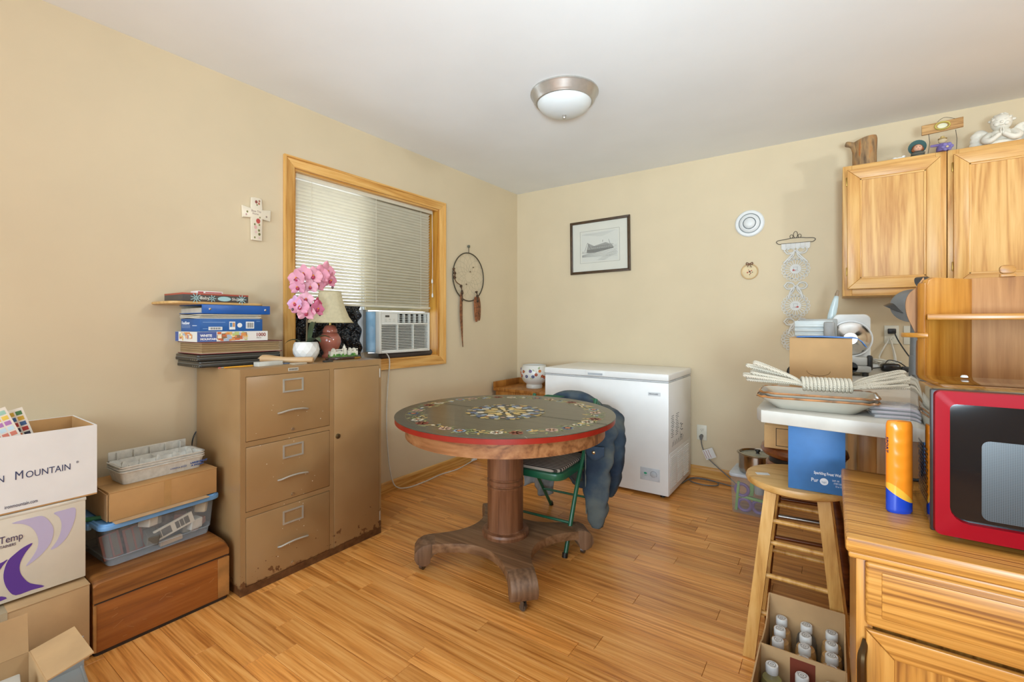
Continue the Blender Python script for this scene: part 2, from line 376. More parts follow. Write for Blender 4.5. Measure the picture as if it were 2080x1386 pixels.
cd = MB(); cd.tube(spline([(.012, -1.645, .985), (.035, -1.63, .955), (.028, -1.612, .90), (.02, -1.62, .75), (.018, -1.63, .52), (.02, -1.615, .25), (.024, -1.585, .09), (.03, -1.54, .025), (.05, -1.45, .005), (.055, -1.28, .005), (.04, -1.12, .005), (.06, -.95, .005), (.035, -.8, .005), (.03, -.70, .018), (.022, -.635, .05)], 8), .0042, 7)
ct = thing('power_cord', 'white air conditioner cord drooping to the floor by the left wall', 'cord', (0, 0, 0))
cd.obj('cable', plain('cord_white', '#d5d1c6', .5), ct)
p = MB(); p.box(.002, .03, -.65, -.60, .03, .075, .006); p.obj('plug', WHITE, ct)
p = MB(); p.box(.03, .0312, -.735, -.66, .008, .03); p.obj('warning_tag', WHITE, ct, 0)

# ------------------------------------------------------------------ filing cabinet
FCM, nt, b = newmat('filing_cabinet_enamel'); b.inputs['Roughness'].default_value = .30
v = coords(nt, (1, 1, 1), False); sx = N(nt, 'ShaderNodeSeparateXYZ')
tcg = N(nt, 'ShaderNodeNewGeometry'); nt.links.new(tcg.outputs['Position'], sx.inputs[0])
n1 = N(nt, 'ShaderNodeTexNoise'); n1.inputs['Scale'].default_value = 38; n1.inputs['Detail'].default_value = 6; nt.links.new(tcg.outputs['Position'], n1.inputs['Vector'])
n2 = N(nt, 'ShaderNodeTexNoise'); n2.inputs['Scale'].default_value = 14; n2.inputs['Detail'].default_value = 4; nt.links.new(tcg.outputs['Position'], n2.inputs['Vector'])
n3 = N(nt, 'ShaderNodeTexNoise'); n3.inputs['Scale'].default_value = 5; nt.links.new(tcg.outputs['Position'], n3.inputs['Vector'])
# paint worn off near the foot: mask = height + noise threshold
mr = N(nt, 'ShaderNodeMapRange'); mr.inputs[1].default_value = .0; mr.inputs[2].default_value = .35; mr.inputs[3].default_value = .62; mr.inputs[4].default_value = .10
nt.links.new(sx.outputs['Z'], mr.inputs[0])
ad = N(nt, 'ShaderNodeMath', operation='ADD'); nt.links.new(n1.outputs[0], ad.inputs[0]); nt.links.new(mr.outputs[0], ad.inputs[1])
ad2 = N(nt, 'ShaderNodeMath', operation='MULTIPLY_ADD'); ad2.inputs[1].default_value = .45; nt.links.new(n2.outputs[0], ad2.inputs[0]); nt.links.new(ad.outputs[0], ad2.inputs[2])
th = N(nt, 'ShaderNodeMath', operation='GREATER_THAN'); th.inputs[1].default_value = 1.36; nt.links.new(ad2.outputs[0], th.inputs[0])
lo = N(nt, 'ShaderNodeMapRange'); lo.inputs[1].default_value = .030; lo.inputs[2].default_value = .042; lo.inputs[3].default_value = 1; lo.inputs[4].default_value = 0; 
wob = N(nt, 'ShaderNodeMath', operation='MULTIPLY_ADD'); wob.inputs[1].default_value = -.05; nt.links.new(n1.outputs[0], wob.inputs[0]); nt.links.new(sx.outputs['Z'], wob.inputs[2])
wb2 = N(nt, 'ShaderNodeMath', operation='ADD'); wb2.inputs[1].default_value = .02; nt.links.new(wob.outputs[0], wb2.inputs[0]); nt.links.new(wb2.outputs[0], lo.inputs[0])
mxm = N(nt, 'ShaderNodeMath', operation='MAXIMUM'); nt.links.new(th.outputs[0], mxm.inputs[0]); nt.links.new(lo.outputs[0], mxm.inputs[1])
base = ramp(nt, n3.outputs[0], [(.3, '#9a7850'), (.7, '#a38259')]); rust = ramp(nt, n1.outputs[0], [(.3, '#4e2f1a'), (.7, '#6f4a2e')])
mx = N(nt, 'ShaderNodeMix', data_type='RGBA'); nt.links.new(mxm.outputs[0], mx.inputs[0]); nt.links.new(base, mx.inputs[6]); nt.links.new(rust, mx.inputs[7]); nt.links.new(mx.outputs[2], b.inputs['Base Color'])
fc = thing('filing_cabinet', 'tan metal filing cabinet with three drawers and a locker door', 'filing cabinet', (.02, -2.787, 0))
W, D, Hh = .752, .433, .978
bd = MB(); bd.box(0, D-.008, 0, W, 0, Hh, .004); bd.obj('body', FCM, fc)
ff = MB()                                                    # front frame rails around drawers and door
x0, x1 = D-.008, D
for a, b_, c, d in ((0, .022, 0, Hh), (.428, .452, 0, Hh), (W-.014, W, 0, Hh), (.022, .428, Hh-.032, Hh), (.452, W-.014, Hh-.032, Hh), (.022, .428, 0, .035), (.452, W-.014, 0, .035), (.022, .428, .64, .662), (.022, .428, .335, .357)):
    ff.box(x0, x1, a, b_, c, d)
ff.obj('front_frame', FCM, fc, 0)
CHR = plain('chrome_aged', '#bdb9ae', .3, .45, .04, 30)
for k, (za, zb) in enumerate(((.664, Hh-.034), (.359, .638), (.037, .333))):
    dr = MB().box(x0-.004, x1+.003, .0235, .4265, za, zb, .003).obj('drawer', FCM, fc)
    zc = zb-.055
    lh = MB()
    for q in ((.185, .285, zc+.024, zc+.031), (.185, .285, zc-.031, zc-.024), (.185, .192, zc-.024, zc+.024), (.278, .285, zc-.024, zc+.024)): lh.box(x1+.003, x1+.007, *q)
    lh.obj('label_holder', CHR, dr, 0)
    hz = zb-.175; hp = MB()
    hp.tube(spline([(x1+.003, .165, hz-.004), (x1+.016, .172, hz), (x1+.022, .2, hz+.006), (x1+.023, .235, hz+.008), (x1+.022, .27, hz+.006), (x1+.016, .298, hz), (x1+.003, .305, hz-.004)], 5), .0065, 8, sy=.7)
    hp.obj('handle', CHR, dr)
    MB().cyl((x1+.003, .232, za+.018), (x1+.009, .232, za+.018), .0075, .0065, 14).obj('rivet', metal('rivet_pale', '#cfc3ad', .35), dr)
dr = MB().box(x0-.004, x1+.003, .4535, W-.0155, .036, Hh-.034, .003).obj('locker_door', FCM, fc)
lk = MB(); lk.cyl((x1+.003, .473, .60), (x1+.008, .473, .60), .0135, .0125, 20); lk.cyl((x1+.008, .473, .60), (x1+.012, .473, .60), .009, .0085, 16); lk.box(x1+.012, x1+.0125, .4722, .4738, .594, .606); lk.obj('lock', metal('lock_brass_worn', '#8f8468', .35), dr)
for zc in (.9, .1):
    MB().cyl((x1-.002, W-.008, zc-.025), (x1-.002, W-.008, zc+.025), .004, n=10).obj('hinge', CHR, fc)
bp_ = MB().color('#b9b2a3'); bp_.box(x1, x1+.0015, .212, .262, Hh-.0235, Hh-.0085); bp_.color('#5f5950')
for k in range(7): bp_.box(x1+.0015, x1+.0018, .217+k*.006, .221+k*.006, Hh-.020, Hh-.012)
bp_.obj('name_plate', PRINT, fc, 0)
spk = MB().color('#d9cfbd'); rr = random.Random(3)
for k in range(34):
    yy = .06+rr.random()*.34 if k < 20 else .18+rr.random()*.12; zz = .09+rr.random()*.72; r_ = .0012+.0014*rr.random()
    spk.tr((x1+.0036, yy, zz), ry=PI/2).lathe([(.0001, 0), (r_, 0), (r_*.6, .0006), (.0001, .0007)], 6)
spk.tr().obj('paint_flecks', PRINT, fc, 0)['kind'] = 'stuff'

# ------------------------------------------------------------------ the pile of books, boxes and laptops on the cabinet
TOP = .978
def laptop(z0, y0, y1, xo, label):
    t = thing('laptop', label, 'laptop', (xo, (y0+y1)/2, z0), 0, 'closed laptops under the album'); hw = (y1-y0)/2
    MB().prism(rrect(-.245, 0, -hw, hw, .016), 0, .014, 'xy', .003).obj('base', plain('laptop_shell', '#26241f', .4, var=.1), t)
    MB().prism(rrect(-.243, -.001, -hw+.001, hw-.001, .016), .0155, .027, 'xy', .003).obj('lid', plain('laptop_lid', '#38352f', .3, var=.08), t)
    MB().box(-.24, -.003, -hw+.003, hw-.003, .014, .0155).obj('seam', plain('laptop_seam', '#8a877d', .5), t, 0)
    pp = MB()
    for k in range(4): pp.box(-.07+k*.02, -.058+k*.02, -hw-.0006, -hw+.002, .004, .009)
    pp.obj('port', plain('port_metal', '#77746c', .4, .6), t, 0)
    for sx_ in (-.03, -.21): MB().cyl((sx_, -hw+.03, -.002), (sx_, -hw+.03, .0), .006, n=10).obj('rubber_foot', BLACK, t)
laptop(TOP+.002, -2.866, -2.486, .252, 'black closed laptop at the very bottom of the pile on the cabinet')
laptop(TOP+.031, -2.872, -2.494, .248, 'black closed laptop lying between the album and the bottom laptop')
# photo album
al = thing('photo_album', 'thick dark red photo album with tan page edges in the pile', 'album', (.245, -2.672, 1.0385))
RED = plain('album_leatherette', '#6f2b26', .5, var=.1)
cv = MB(); cv.box(-.27, 0, -.185, .185, 0, .004, .0015); cv.box(-.27, 0, -.185, .185, .051, .055, .0015); cv.box(-.272, -.266, -.185, .185, 0, .055, .002); cv.obj('cover', RED, al)
MB().box(-.262, -.004, -.18, .18, .004, .0055).obj('endpaper', plain('endpaper_cream', '#d9c7ac', .7), al, 0)
MB().box(-.262, -.004, -.18, .18, .0495, .051).obj('endpaper', plain('endpaper_cream', '#d9c7ac', .7), al, 0)
for k in range(13): MB().box(-.26, -.010-.004*rr.random(), -.175, .172+.004*rr.random(), .0058+k*.00335, .0086+k*.00335).obj('page', plain('album_page_%d' % (k % 3), ('#9c7f58', '#b1946a', '#8a6f4b')[k % 3], .8), al, 0)
# jigsaw box
jb = thing('puzzle_box', 'white and blue 1000 piece puzzle box on the album', 'puzzle box', (.238, -2.713, 1.0945)); hw = .155
bx = MB().color('#e2ded6'); bx.box(-.235, 0, -hw, hw, 0, .046, .001); bx.color('#4a5f9e'); bx.box(-.0002, .0004, -hw, -hw+.078, .001, .045); bx.color('#e2ded6')
rq = random.Random(5)
def collage(mb, x_, ya, yb, za, zb, n, axis='y'):
    cols = ['#d98f52', '#e8d9b0', '#c9683c', '#f0e4c8', '#a9b7c9', '#e0b25f', '#8f6a4a', '#d9c2a0', '#b8c27a']
    for k in range(n):
        a = lerp(ya, yb, rq.random()*.9); b_ = min(yb, a+lerp(.008, .025, rq.random())); c = lerp(za, zb, rq.random()*.8); d = min(zb, c+lerp(.006, .02, rq.random())); mb.color(rq.choice(cols))
        e = x_+.0002+.00002*k
        if axis == 'y': mb.box(x_, e+.0003, a, b_, c, d)
        else: mb.box(a, b_, x_-.0003-.00002*k, x_, c, d)
collage(bx, .0004, -hw+.078, -hw+.215, .002, .044, 46); collage(bx, -hw-.0002, -.19, -.05, .003, .043, 30, 'x')
bx.color('#4a5f9e').box(-.235, -.2, -hw-.0004, -hw, .001, .045)
bx.obj('box', PRINT, jb, 0)
tx = MB().color('#f4f2ee'); tx.T = Matrix.Translation((.0006, -hw+.012, .023)) @ Matrix(((0, 0, 1, 0), (1, 0, 0, 0), (0, 1, 0, 0), (0, 0, 0, 1)))
tx.text('WHITE', .015, extrude=.0003, bold=.0005); tx.T = Matrix.Translation((.0006, -hw+.012, .008)) @ Matrix(((0, 0, 1, 0), (1, 0, 0, 0), (0, 1, 0, 0), (0, 0, 0, 1))); tx.text('MOUNTAIN', .0125, extrude=.0003, bold=.0004)
tx.obj('brand_lettering', PRINT, jb, 0); tx = MB()
tx.color('#8c2f26'); YZ = Matrix(((0, 0, 1, 0), (1, 0, 0, 0), (0, 1, 0, 0), (0, 0, 0, 1)))
tx.T = Matrix.Translation((.0006, hw-.058, .021)) @ YZ; tx.text('1000', .024, extrude=.0003, bold=.0004)
tx.color('#9a8f86'); tx.T = Matrix.Translation((.0006, hw-.055, .011)) @ YZ; tx.text('PIECES', .008, extrude=.0003)
tx.obj('piece_count', PRINT, jb, 0)
# blue product box
bb = thing('product_box', 'bright blue printed box with barcode stickers above the puzzle box', 'box', (.236, -2.72, 1.1410)); hw = .137
BLU = plain('box_blue', '#1f5a9e', .45, var=.04)
MB().box(-.2, 0, -hw, hw, 0, .058, .001).obj('box', BLU, bb)
st = MB().color('#e6e6e4')
for a, b_, c, d in ((.035, .092, .006, .021), (.122, .148, .008, .045), (.196, .234, .012, .045)):
    st.box(0, .0006, -hw+a, -hw+b_, c, d)
st.tr((.0004, -hw+.168, .028), ry=PI/2).lathe([(.0001, 0), (.011, 0), (.0001, .0003)], 18); st.tr()
st.color('#333333')
for k in range(14): st.box(.0006, .0008, -hw+.04+k*.0034, -hw+.041+k*.0034+.0008*(k % 3), .009, .018)
for k in range(9): st.box(.0006, .0008, -hw+.2+k*.0034, -hw+.201+k*.0034+.0008*(k % 3), .016, .04)
st.color('#3f7fb8').box(.0006, .0008, -hw+.124, -hw+.135, .02, .04).color('#c98b52').box(.0006, .0008, -hw+.137, -hw+.146, .02, .04)
st.color('#8fb2da').box(0, .0005, -hw+.012, -hw+.105, .041, .0428).box(0, .0005, -hw+.012, -hw+.032, .012, .0138).box(0, .0005, -hw+.245, -hw+.262, .046, .0475)
st.obj('sticker', PRINT, bb, 0)
tx = MB().color('#e9eef5'); tx.T = Matrix.Translation((-.19, -hw-.0004, .032)) @ Matrix.Rotation(PI/2, 4, 'X'); tx.text('FoodSaver', .02, extrude=.0003, bold=.0004); tx.obj('brand_lettering', PRINT, bb, 0); tx = MB()
tx.color('#c4d2e6').T = Matrix(); tx.box(-.19, -.1, -hw-.0008, -hw, .024, .0255); tx.box(-.19, -.1, -hw-.0008, -hw, .017, .018); tx.box(-.075, -.03, -hw-.0008, -hw, .025, .028)
tx.obj('fine_print', PRINT, bb, 0)
# magazines
for k, (c, w_, o_) in enumerate((('#8d8676', .262, 0), ('#b9ae97', .27, .004), ('#6d6a60', .25, -.004), ('#c7bda7', .266, .006))):
    mg = MB().color(c); z_ = .0042*k
    mg.grid(lambda u, v: (-.21+.21*u+o_, -w_/2+w_*v, z_+.0019*math.sin(u*5+k)), 8, 1); mg.grid(lambda u, v: (-.21+.21*u+o_, -w_/2+w_*v, z_+.0036+.0019*math.sin(u*5+k)), 8, 1)
    mg.color('#d8d0bd'); 
    for s_ in (0, 1): mg.grid(lambda u, v: (-.21+.21*u+o_, -w_/2+w_*s_, z_+.0019*math.sin(u*5+k)+.0036*v), 8, 1)
    for s_ in (0, 1): mg.grid(lambda u, v: (-.21+.21*s_+o_, -w_/2+w_*u, z_+.0019*math.sin(s_*5+k)+.0036*v), 4, 1)
    tag(mg.obj('magazine', PRINT, loc=(.232, -2.724, 1.2012)), ('grey folder at the bottom of the thin paper layer under the blue binder', 'cream magazine second from the bottom under the blue binder', 'dark thin magazine second from the top under the blue binder', 'pale magazine directly beneath the blue binder')[k], 'magazine', 'papers under the blue binder')
# binder
bn = thing('ring_binder', 'blue ring binder with two rivets on its spine, papers inside', 'binder', (.243, -2.70, 1.2215))
BNB = plain('binder_blue_vinyl', '#1c57a3', .35, var=.05)
MB().box(-.004, 0, -.151, .151, 0, .041, .0015).obj('spine', BNB, bn)
MB().box(-.26, -.003, -.151, .151, 0, .0035, .001).obj('cover', BNB, bn); MB().box(-.26, -.003, -.151, .151, .0375, .041, .001).obj('cover', BNB, bn)
MB().box(-.25, -.03, -.143, .143, .004, .026).obj('paper_block', plain('binder_paper', '#cfcabd', .8), bn, 0)
for yy in (-.118, .128): MB().lathe([(.0, .002), (.003, .0018), (.0055, .0)], 14).obj('rivet', STEEL, bn, loc=(.0, yy, .021), rot=(0, PI/2, 0))
# board
MB_ = MB(); MB_.prism(rrect(-.24, .02, -.201, .201, .05), 0, .012, 'xy', .004)
tag(MB_.obj('wooden_board', wood('maple_board', '#b98a4a', '#d3a868', '#e0bb80', 'Y', .4), loc=(.22, -2.766, 1.2630)), 'pale wooden cutting board with round corners across the binder', 'cutting board')
# chalkboard book
bk = thing('boxed_book', 'dark chalkboard patterned gift box with red top in the pile', 'box', (.24, -2.788, 1.2755)); hw = .136
MB().box(-.2, 0, -hw, hw, 0, .033, .001).obj('box', plain('chalk_dark', '#4a4540', .6, var=.08), bk)
MB().box(-.2, .0005, -hw-.0005, hw+.0005, .0285, .036, .001).obj('lid', plain('lid_red', '#a34a36', .55), bk)
dc = MB().color('#9fc3c4')
for cy, n_, r0 in ((-.085, 9, .022), (-.02, 7, .016), (.105, 9, .022)):
    for k in range(n_):
        a = 2*PI*k/n_; dc.tr((.0006, cy, .014), rx=a); dc.box(0, .0004, .003, r0, -.0014, .0014)
dc.tr((.0006, .03, .014), ry=PI/2).lathe([(.0001, 0), (.024, .0001), (.0001, .0003)], 14, sx=.45, sy=1.2)
dc.color('#e3ddd0'); dc.T = Matrix.Translation((.0008, -.07, .009)) @ YZ; dc.text('Baby', .02, extrude=.0003); dc.T = Matrix.Translation((.0008, .062, .009)) @ YZ; dc.text('Shower', .017, extrude=.0003)
dc.obj('chalk_decoration', PRINT, bk, 0)
sb = MB().color('#e5dfda'); sb.box(-.07, 0, -.053, .053, 0, .013, .001); sb.color('#b5504d').box(0, .0004, -.05, -.028, .003, .010); sb.box(0, .0004, -.02, .048, .004, .009)
tag(sb.obj('small_box', PRINT, loc=(.2, -2.80, 1.3115)), 'small white card box with red stripes, topmost of the pile', 'box')

# small things along the front of the cabinet top
pn = thing('pencil', 'yellow pencil with pink eraser on the cabinet front edge', 'pencil', (.33, -2.80, TOP+.004), PI/2)
MB().tube([(0, 0, 0), (.125, 0, 0)], .0036, 6).obj('shaft', plain('pencil_yellow', '#e0a02c', .4), pn)
MB().cyl((-.012, 0, 0), (0, 0, 0), .0037, n=12).obj('ferrule', STEEL, pn); MB().cyl((-.021, 0, 0), (-.012, 0, 0), .0033, n=12).obj('eraser', plain('eraser_pink', '#c06b62', .7), pn)
ws = MB().box(-.021, .021, -.06, .06, 0, .02, .002)
tag(ws.obj('whetstone', plain('stone_pale', '#c4c1b6', .8, var=.08), loc=(.345, -2.61, TOP), rot=(0, 0, .08)), 'pale grey whetstone block beside the pencil', 'whetstone')
ml = thing('wooden_pestle', 'turned wooden pestle lying in front of the white pot', 'pestle', (.400, -2.425, TOP+.017), math.radians(225))
MB().tube([(-.012, 0, 0), (-.008, 0, 0), (0, 0, 0), (.05, 0, 0), (.12, 0, .002), (.2, 0, .006), (.24, 0, .008), (.247, 0, .008)], [.006, .0135, .0155, .0155, .014, .022, .022, .012], 18).obj('handle', wood('beech', '#a97c4e', '#c79d6c', '#d8b489', 'X', .5), ml)
tag(MB().box(-.01, .01, -.025, .025, 0, .009, .001).obj('metal_file', plain('file_dark', '#35332e', .5), loc=(.395, -2.33, TOP), rot=(0, 0, .05)), 'small dark metal bar near the cabinet front edge', 'metal bar')
tag(MB().box(-.03, .03, -.05, .05, 0, .006, .002).obj('eyeglass_case', plain('case_slate', '#6f7f96', .4), loc=(.30, -2.49, TOP), rot=(0, 0, .3)), 'flat slate blue case by the whetstone', 'case')
tag(MB().box(-.02, .02, -.035, .035, 0, .008, .003).obj('card_scrap', plain('scrap_tan', '#b3a48d', .8), loc=(.395, -2.49, TOP), rot=(0, 0, .1)), 'small tan eraser lump near the name plate', 'eraser')

# orchid
oc = thing('orchid_plant', 'pink artificial orchid in a white faceted pot on the cabinet', 'orchid', (.30, -2.392, TOP))
POT = plain('pot_white_glaze', '#e3e0da', .3, var=.01)
n_ = 12; rows = [(.036, 0), (.048, .018), (.062, .045), (.066, .065), (.060, .092), (.055, .104)]; vs = []; fs = []
for j, (r, z_) in enumerate(rows):
    for i in range(n_): a = 2*PI*(i+.5*(j % 2))/n_; vs.append((r*math.cos(a), r*math.sin(a), z_))
for j in range(len(rows)-1):
    for i in range(n_):
        a, b_ = j*n_+i, j*n_+(i+1) % n_; c, d = (j+1)*n_+i, (j+1)*n_+(i+1) % n_
        if j % 2 == 0: fs += [(a, b_, c), (b_, d, c)]
        else: fs += [(a, b_, d), (a, d, c)]
fs.append(tuple(range(n_))[::-1]); pt = MB(); pt.add(vs, fs); pt.lathe([(.053, .104), (.050, .104), (.048, .09), (0, .088)], n_, a0=PI/12, a1=2*PI+PI/12); pt.obj('pot', POT, oc, 5)
MB().lathe([(.0, .086), (.049, .084)], 20).obj('moss', plain('moss_dark', '#4b4a36', .9, var=.3, scale=90, bmp=.5), oc)
STEM = plain('stem_brown_green', '#5b4a2f', .6)
MB().tube(spline([(0, 0, .08), (.004, .002, .2), (.0, 0, .36), (-.002, -.008, .40), (-.01, -.04, .425), (-.01, -.06, .42)], 6), [.004]*31, 7).obj('stem', STEM, oc)
MB().tube(spline([(0, 0, .39), (.01, .04, .445), (.015, .085, .455), (.02, .12, .43), (.02, .135, .40)], 6), .0022, 6).obj('stem', STEM, oc)
MB().tube(spline([(0, 0, .28), (.01, -.03, .30), (.015, -.055, .275)], 6), .0022, 6).obj('stem', STEM, oc)
MB().tube(spline([(0, 0, .26), (.01, .03, .29), (.015, .05, .285)], 6), .0022, 6).obj('stem', STEM, oc)
LEAF = plain('orchid_leaf', '#41523a', .35, var=.2)
def leaf(ang, ln, w_, lift):
    def fn(u, v):
        t = u; s = (v-.5)*2; ww = w_*math.sin(PI*min(1, .12+.88*t))**.7; zz = .09+lift*math.sin(t*1.9)-.035*t*t*(1 if lift < .1 else .2)+abs(s)*ww*.25
        r = .012+ln*t*(1 if lift < .1 else .55); return (r*math.cos(ang)-s*ww*math.sin(ang), r*math.sin(ang)+s*ww*math.cos(ang), zz)
    MB().grid(fn, 10, 6).obj('leaf', LEAF, oc)
leaf(1.0, .12, .026, .06); leaf(1.5, .07, .028, .12); leaf(-2.2, .09, .022, .04); leaf(.1, .10, .024, .05)
PK = vcol(.55, 'orchid_petal')
def flower(c, yaw, tilt, s=1.0, tone='#d98f9f'):
    fl = MB(); fl.color(tone); M0 = Matrix.Translation(c) @ Matrix.Rotation(yaw, 4, 'Z') @ Matrix.Rotation(tilt, 4, 'Y')
    for ang, ln, w_ in ((0, .026, .026), (PI, .026, .026), (PI/2, .028, .017), (PI*1.22, .026, .015), (-PI*.22, .026, .015)):
        M1 = M0 @ Matrix.Rotation(ang, 4, 'X')
        def fn(u, v):
            t = u; q = (v-.5)*2; ww = w_*(math.sin(PI*min(.97, .1+.87*t)))**.6
            return tuple(M1 @ Vector((s*(.010*t*t-.006*q*q*t), s*(ln*1.5*t), s*q*ww)))
        fl.grid(fn, 6, 6)
    fl.color('#a8304f'); fl.T = M0; fl.ball((.006*s, 0, -.006*s), .007*s, 1, 1.2, 1.3, 10, 6); fl.color('#d9822e').ball((.010*s, 0, .002*s), .004*s, 1.3, 1, 1, 8, 5); fl.T = Matrix()
    fl.obj('flower', PK, oc, 60)
for c, yw, tl, s, tn in (((.03, .095, .475), .1, 0, 1.05, '#dc93a2'), ((.035, .055, .455), -.3, .1, 1.0, '#d98d9f'), ((.03, .115, .43), .2, .2, .9, '#d4859a'), ((.03, .02, .445), -.5, 0, .95, '#dd9aa8'), ((.01, -.02, .455), -.8, 0, .9, '#d793a4'),
                         ((0, -.05, .43), -1.0, .1, .9, '#d190a2'), ((.02, .05, .405), -.1, .3, .9, '#d98ea0'), ((0, -.045, .385), -1.0, .2, .85, '#cf8ba2'), ((.02, .01, .39), -.6, .2, .8, '#dca0b0'),
                         ((.025, -.05, .285), -.6, 0, .95, '#d890a8'), ((.03, -.02, .255), -.2, .2, .95, '#e0a0b2'), ((.03, .04, .275), .2, 0, .9, '#cf6f90'), ((.01, -.065, .30), -1.1, 0, .8, '#cfa0c4'), ((.02, -.015, .325), -.4, 0, .8, '#e0a8b8'), ((.02, .05, .305), .3, 0, .6, '#b8405f')):
    flower(c, yw, tl, s*1.25, tn)
bd = MB()
for c, r in (((.02, .14, .395), .007), ((.02, .15, .42), .005), ((.02, .065, .245), .006), ((.02, -.085, .27), .006)): bd.ball(c, r, 1, 1, 1.3, 8, 6)
bd.tube(spline([(.02, .12, .43), (.02, .14, .42), (.02, .14, .398)], 4), .0013, 5); bd.tube(spline([(.02, .12, .43), (.02, .15, .43), (.02, .15, .42)], 4), .0013, 5)
bd.obj('bud', plain('bud_dark', '#6a4a52', .5), oc)

# lamp
lp = thing('table_lamp', 'terracotta ginger-jar table lamp with cream bell shade', 'lamp', (.115, -2.13, TOP))
CER = plain('lamp_terracotta_glaze', '#a4604f', .18, var=.06, coat=.4)
MB().lathe([(.045, 0), (.046, .012), (.038, .02), (.036, .03), (.052, .06), (.062, .09), (.060, .115), (.045, .14), (.036, .146)], 32).obj('base', CER, lp)
MB().lathe([(.041, .146), (.042, .15), (.040, .165), (.028, .185), (.02, .19)], 32).obj('cap', CER, lp)
MB().cyl((0, 0, .188), (0, 0, .26), .008, n=14).obj('socket', metal('lamp_brass', '#b59a5a', .35), lp)
sd = MB(); pr = [(.130, .205), (.106, .24), (.086, .29), (.070, .345), (.063, .385)]
def shade(u, v):
    i = min(int(v*(len(pr)-1)), len(pr)-2); t_ = v*(len(pr)-1)-i; r = lerp(pr[i][0], pr[i+1][0], t_); z_ = lerp(pr[i][1], pr[i+1][1], t_); a = u*2*PI
    r *= 1-.035*abs(math.sin(a*4))**.6*(1-.3*v); return (r*math.cos(a), r*math.sin(a), z_)
sd.grid(shade, 64, 16, True); o = sd.obj('shade', plain('shade_cream_linen', '#cfc3a0', .8, var=.03, scale=60), lp)
so = o.modifiers.new('s', 'SOLIDIFY'); so.thickness = .0015
for r, z_ in ((.130, .205), (.0625, .385)):
    MB().tube([(r*math.cos(2*PI*k/48)*(1-.035*abs(math.sin(8*PI*k/48))**.6), r*math.sin(2*PI*k/48)*(1-.035*abs(math.sin(8*PI*k/48))**.6), z_) for k in range(48)], .0025, 6, True).obj('shade_trim', plain('shade_trim', '#c2b48c', .8), lp)

# skyline model
sk = thing('skyline_model', 'miniature white city skyline on an oval dark wood base', 'model', (.30, -2.17, TOP), math.radians(-2))
MB().lathe([(.06, 0), (.062, .006), (.060, .012), (.055, .016), (0, .016)], 40, sx=.62, sy=1.75).obj('base', plain('base_dark_cherry', '#3a1f16', .2, coat=.5), sk)
MB().lathe([(.053, .016), (.05, .022), (0, .024)], 40, sx=.6, sy=1.75).obj('lawn', plain('lawn_green', '#4f6f36', .9, var=.35, scale=140, bmp=.6), sk)
MB().box(.037, .0385, .045, .085, .003, .012).obj('plaque', metal('plaque_brass', '#c9a65a', .3), sk, 0)
bw = plain('model_ivory', '#ddd6c4', .6, var=.05); rs = random.Random(9)
for yy, w_, hgt in ((-.075, .018, .034), (-.062, .014, .04), (-.045, .02, .03), (-.03, .016, .036), (-.016, .015, .03), (.03, .014, .034), (.04, .01, .04), (.053, .018, .032), (.066, .012, .038), (.078, .012, .03)):
    q = MB(); q.box(-.012, .012, yy-w_/2, yy+w_/2, .02, .022+hgt*.75)
    if hgt > .0375: q.prism([(yy-w_/2, .022+hgt*.75), (yy+w_/2, .022+hgt*.75), (yy, .022+hgt*1.05)], -.01, .01, 'yz')
    for k in range(3): q.box(.012, .0135, yy-w_/2+.001, yy+w_/2-.001, .028+k*.012, .034+k*.012)
    q.obj('building', bw, sk, 0)
q = MB(); q.box(-.008, .01, -.004, .014, .02, .062); q.lathe([(.009, .062), (.007, .07), (.002, .08), (.0, .086)], 10, (0, .005, 0)); q.obj('tower', bw, sk)
for k in range(26):
    a = rs.random()*2*PI; rr_ = .75+.25*rs.random(); q = MB(); q.ball((.03*rr_*math.cos(a), .088*rr_*math.sin(a), .026), .004+.005*rs.random(), 1, 1, 1.1, 7, 5); q.obj('shrub', plain('shrub_%d' % (k % 2), ('#3c6a2e', '#5f8a3c')[k % 2], .9, var=.3, scale=120), sk)
# ------------------------------------------------------------------ boxes stacked at the left
YZ = Matrix(((0, 0, 1, 0), (1, 0, 0, 0), (0, 1, 0, 0), (0, 0, 0, 1)))
def open_box(name, label, cat, x0, x1, y0, y1, z0, z1, mo, mi, th=.005, inner_h=None):
    t = thing(name, label, cat, ((x0+x1)/2, (y0+y1)/2, z0)); hx, hy, h = (x1-x0)/2, (y1-y0)/2, z1-z0
    MB().box(-hx, hx, -hy, hy, 0, th).obj('bottom', mi, t, 0)
    for q in ((hx-th, hx, -hy, hy), (-hx, -hx+th, -hy, hy), (-hx+th, hx-th, hy-th, hy), (-hx+th, hx-th, -hy, -hy+th)):
        MB().box(q[0], q[1], q[2], q[3], th, h).obj('side', mo, t, 0)
    for q in ((hx-th-.0015, hx-th, -hy+th, hy-th), (-hx+th, -hx+th+.0015, -hy+th, hy-th), (-hx+th, hx-th, hy-th-.0015, hy-th), (-hx+th, hx-th, -hy+th, -hy+th+.0015)):
        MB().box(q[0], q[1], q[2], q[3], th, h-.001).obj('liner', mi, t, 0)
    return t
WBX = plain('white_box_card', '#e6e5e4', .6, var=.012)
wb = open_box('archive_box', 'open white archive box with blue lettering, topmost of the left stack', 'box', .05, .35, -3.62, -3.232, .561, .811, WBX, KRAFT)
cx, cy, cz = .2, -3.426, .561
tx = MB().color('#3b4468')
def put(mb, txt, size, y_, z_, sx=1.0, X=.1506, **kw): mb.T = Matrix.Translation((X, y_-cy, z_-cz)) @ YZ; mb.text(txt, size, sx=sx, extrude=.0003, **kw)
